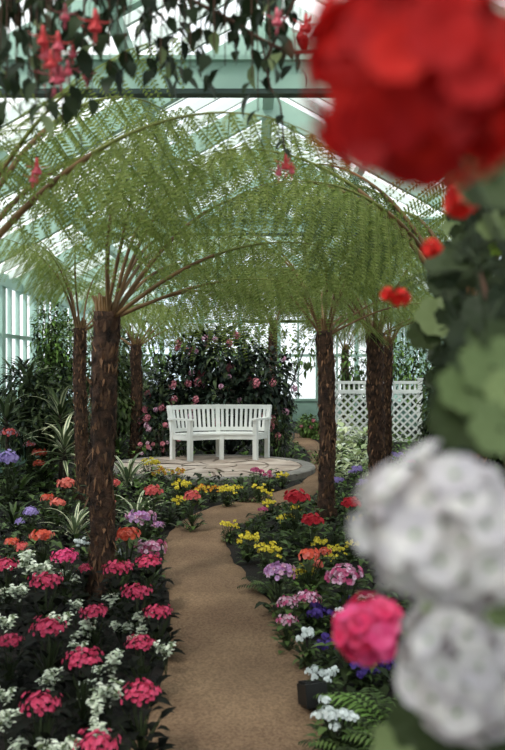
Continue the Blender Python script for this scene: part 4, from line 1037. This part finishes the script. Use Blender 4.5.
# climbing red geranium
r = random.Random(61); B0 = V((.55, 1.35, 0)); t = thing('climbing_geranium', 'tall climbing geranium with red flowers, its big red head close to the lens', 'flowering plant', B0)
st = MB(); lf = MB(); stems = []
for (x, y, z) in [(.50, 1.2, 2.15), (.40, 1.25, 2.0), (.46, 1.5, 1.95), (.36, 1.35, 1.75), (.62, 1.5, 2.2), (.33, 1.2, 1.65), (.52, 1.0, 1.85), (.42, 1.6, 1.62), (.6, 2.0, 2.2), (.5, 1.9, 1.8), (.7, 2.2, 1.9)]:
    stems += tube_to(st, (r.uniform(-.04, .04), r.uniform(-.04, .04), 0), (r.uniform(-.05, .1), r.uniform(-.05, .1), z * .6), V((x, y, z)) - B0, .011, .004, 'wood', 14)
def bound(py): 
    for y0, x0 in ((95, 470), (130, 446), (170, 436), (215, 448), (255, 442), (300, 424), (350, 416), (395, 424), (430, 432)):
        if py <= y0: return x0
    return 440
k = 0
while k < 400:
    py = r.uniform(60, 445); px = r.uniform(405, 560); Y = r.uniform(1.25, 2.5)
    rad = r.uniform(.022, .042)
    if px - rad * F / Y * .75 < bound(py): continue
    p = at(px, py, Y) - B0; d = V((r.uniform(-.8, .5), -r.uniform(.1, .9), r.uniform(.3, 1.4)))
    q = min(stems, key=lambda s: (s - p).length)
    if (q - p).length > .5: continue
    tube_to(st, q, (q + p) / 2 + V((0, 0, .02)), p, .0022, .0016, 'stem', 3)
    m = frame(p, V((r.uniform(-.5, .5), -.4, -.9)), d)
    lf.geranium_leaf(m, rad, 'l_gerlight' if r.random() < .06 else ('l_lime' if r.random() < .03 else ('l_dark' if r.random() < .3 else 'l_ger')), r); k += 1
for px, py, Y, rad, mt in [(440, 318, 1.9, .058, 'l_gerlight'), (424, 336, 1.9, .042, 'l_ger'), (446, 275, 1.8, .026, 'l_lime'), (456, 284, 1.9, .022, 'l_lime'), (492, 180, .85, .045, 'l_ger')]:
    p = at(px, py, Y) - B0; q = min(stems, key=lambda s: (s - p).length); tube_to(st, q, (q + p) / 2 + V((0, 0, .02)), p, .0022, .0016, 'stem', 3)
    lf.geranium_leaf(frame(p, V((-.4, -.4, -.7)), V((-.1, -1, .6))), rad, mt, r)
hp = at(416, 72, .47) - B0
tube_to(st, V((.42, 1.1, 1.62)) - B0, V((.24, .68, 1.60)) - B0, hp, .004, .003); tube_to(st, stems[20], stems[22], V((.42, 1.1, 1.62)) - B0, .005, .004)
fl_ = [(463, 200, 1.1, 1.0), (432, 248, 1.25, .62), (400, 297, 1.5, .75), (388, 294, 1.5, .55)]
bh = ball_head('flower_head', 'brightred', .018, 9, .013, 5)
for px, py, Y, s in fl_:
    p = at(px, py, Y) - B0; q = min(stems, key=lambda s_: (s_ - p).length); tube_to(st, q, (q + p) / 2 + V((0, 0, .04)), p, .002, .0016)
    put('flower_head', bh, t, p, (0, 0, r.uniform(0, 6)), s)
st.build('stem', t, True); lf.build('foliage', t, True)
o = put('flower_head', ball_head('flower_head', 'scarlet', .054, 96, .018, 3, .95, .97, .25, None, 'brightred', .34), t, hp, (.3, .4, 0)); o['label'] = 'huge blurred bright red flower head'
# white geranium
r = random.Random(62); B0 = V((.30, .98, 0)); t = thing('white_geranium', 'white geranium with two big blurred flower heads close to the lens', 'flowering plant', B0)
st = MB(); lf = MB()
h1, h2 = at(446, 528, .62) - B0, at(470, 664, .72) - B0
s1 = tube_to(st, (0, 0, 0), (.0, .0, .9), V((.30, .95, 1.2)) - B0, .012, .008, 'wood', 12); s2 = tube_to(st, (0, 0, 0), (.1, .0, .8), V((.40, .95, 1.42)) - B0, .011, .006, 'wood', 12)
tube_to(st, V((.30, .95, 1.2)) - B0, V((.27, .68, 1.38)) - B0, h1, .004, .003); tube_to(st, V((.30, .95, 1.2)) - B0, V((.30, .80, 1.3)) - B0, h2, .004, .003)
for px, py, Y, rad, mt in [(466, 388, .80, .028, 'l_germid'), (492, 366, .80, .032, 'l_germid'), (488, 402, .84, .026, 'l_ger'), (448, 404, .9, .024, 'l_ger'), (506, 344, .85, .028, 'l_ger'), (470, 362, .95, .026, 'l_ger'), (510, 392, .78, .024, 'l_gerlight'), (462, 418, .80, .034, 'l_ger'), (500, 428, .74, .028, 'l_germid'), (488, 590, .74, .030, 'l_ger'), (446, 598, .85, .030, 'l_gerlight'),
                           (505, 560, .8, .036, 'l_ger'), (420, 575, .95, .024, 'l_lime'), (416, 720, .85, .030, 'l_ger'), (445, 742, .8, .034, 'l_ger'), (500, 735, .75, .04, 'l_ger'), (398, 745, .95, .03, 'l_gerlight'), (512, 690, .8, .036, 'l_ger'), (500, 610, .68, .016, 'l_gerlight')]:
    p = at(px, py, Y) - B0; q = min(s1 + s2, key=lambda s: (s - p).length); tube_to(st, q, (q + p) / 2 + V((0, 0, .02)), p, .0026, .002, 'stem', 4)
    lf.geranium_leaf(frame(p, V((r.uniform(-.6, .2), -.3, -.7)), V((r.uniform(-.3, .3), -.8, .8))), rad, mt, r)
st.build('stem', t, True); lf.build('foliage', t, True)
put('flower_head', ball_head('flower_head', 'palewhite', .053, 92, .0165, 11, .95, 1.0, .2, 'l_light', None, .28), t, h1, (.2, .3, 0))
put('flower_head', ball_head('flower_head', 'palewhite', .051, 88, .0165, 12, .95, 1.0, .2, 'l_light', None, .28), t, h2, (-.2, .3, 1))
# hot pink geranium
r = random.Random(63); B0 = V((.26, 1.52, 0)); t = thing('hot_pink_geranium', 'tall hot pink geranium standing above the violet flowers', 'flowering plant', B0)
st = MB(); lf = MB(); hp = at(368, 628, 1.2) - B0
s1 = tube_to(st, (0, 0, 0), (.05, .02, .6), (.03, -.02, .95), .009, .006, 'wood', 10); s2 = tube_to(st, (.03, -.02, .95), (.02, -.1, 1.1), hp, .004, .003)
for k in range(20):
    z = r.uniform(.25, .85); a = r.uniform(0, 6.28); p = V((math.cos(a) * .11, math.sin(a) * .11, z)); q = min(s1, key=lambda s: (s - p).length)
    tube_to(st, q, (q + p) / 2, p, .002, .0016, 'stem', 3); lf.geranium_leaf(frame(p, V((math.cos(a), math.sin(a), -.4)), V((0, -.3, 1))), r.uniform(.025, .04), 'l_ger', r)
st.build('stem', t, True); lf.build('foliage', t, True)
put('flower_head', ball_head('flower_head', 'hotpink', .043, 60, .017, 14, .8, .9, .25, None, 'rose', .34), t, hp, (.25, -.25, 0))
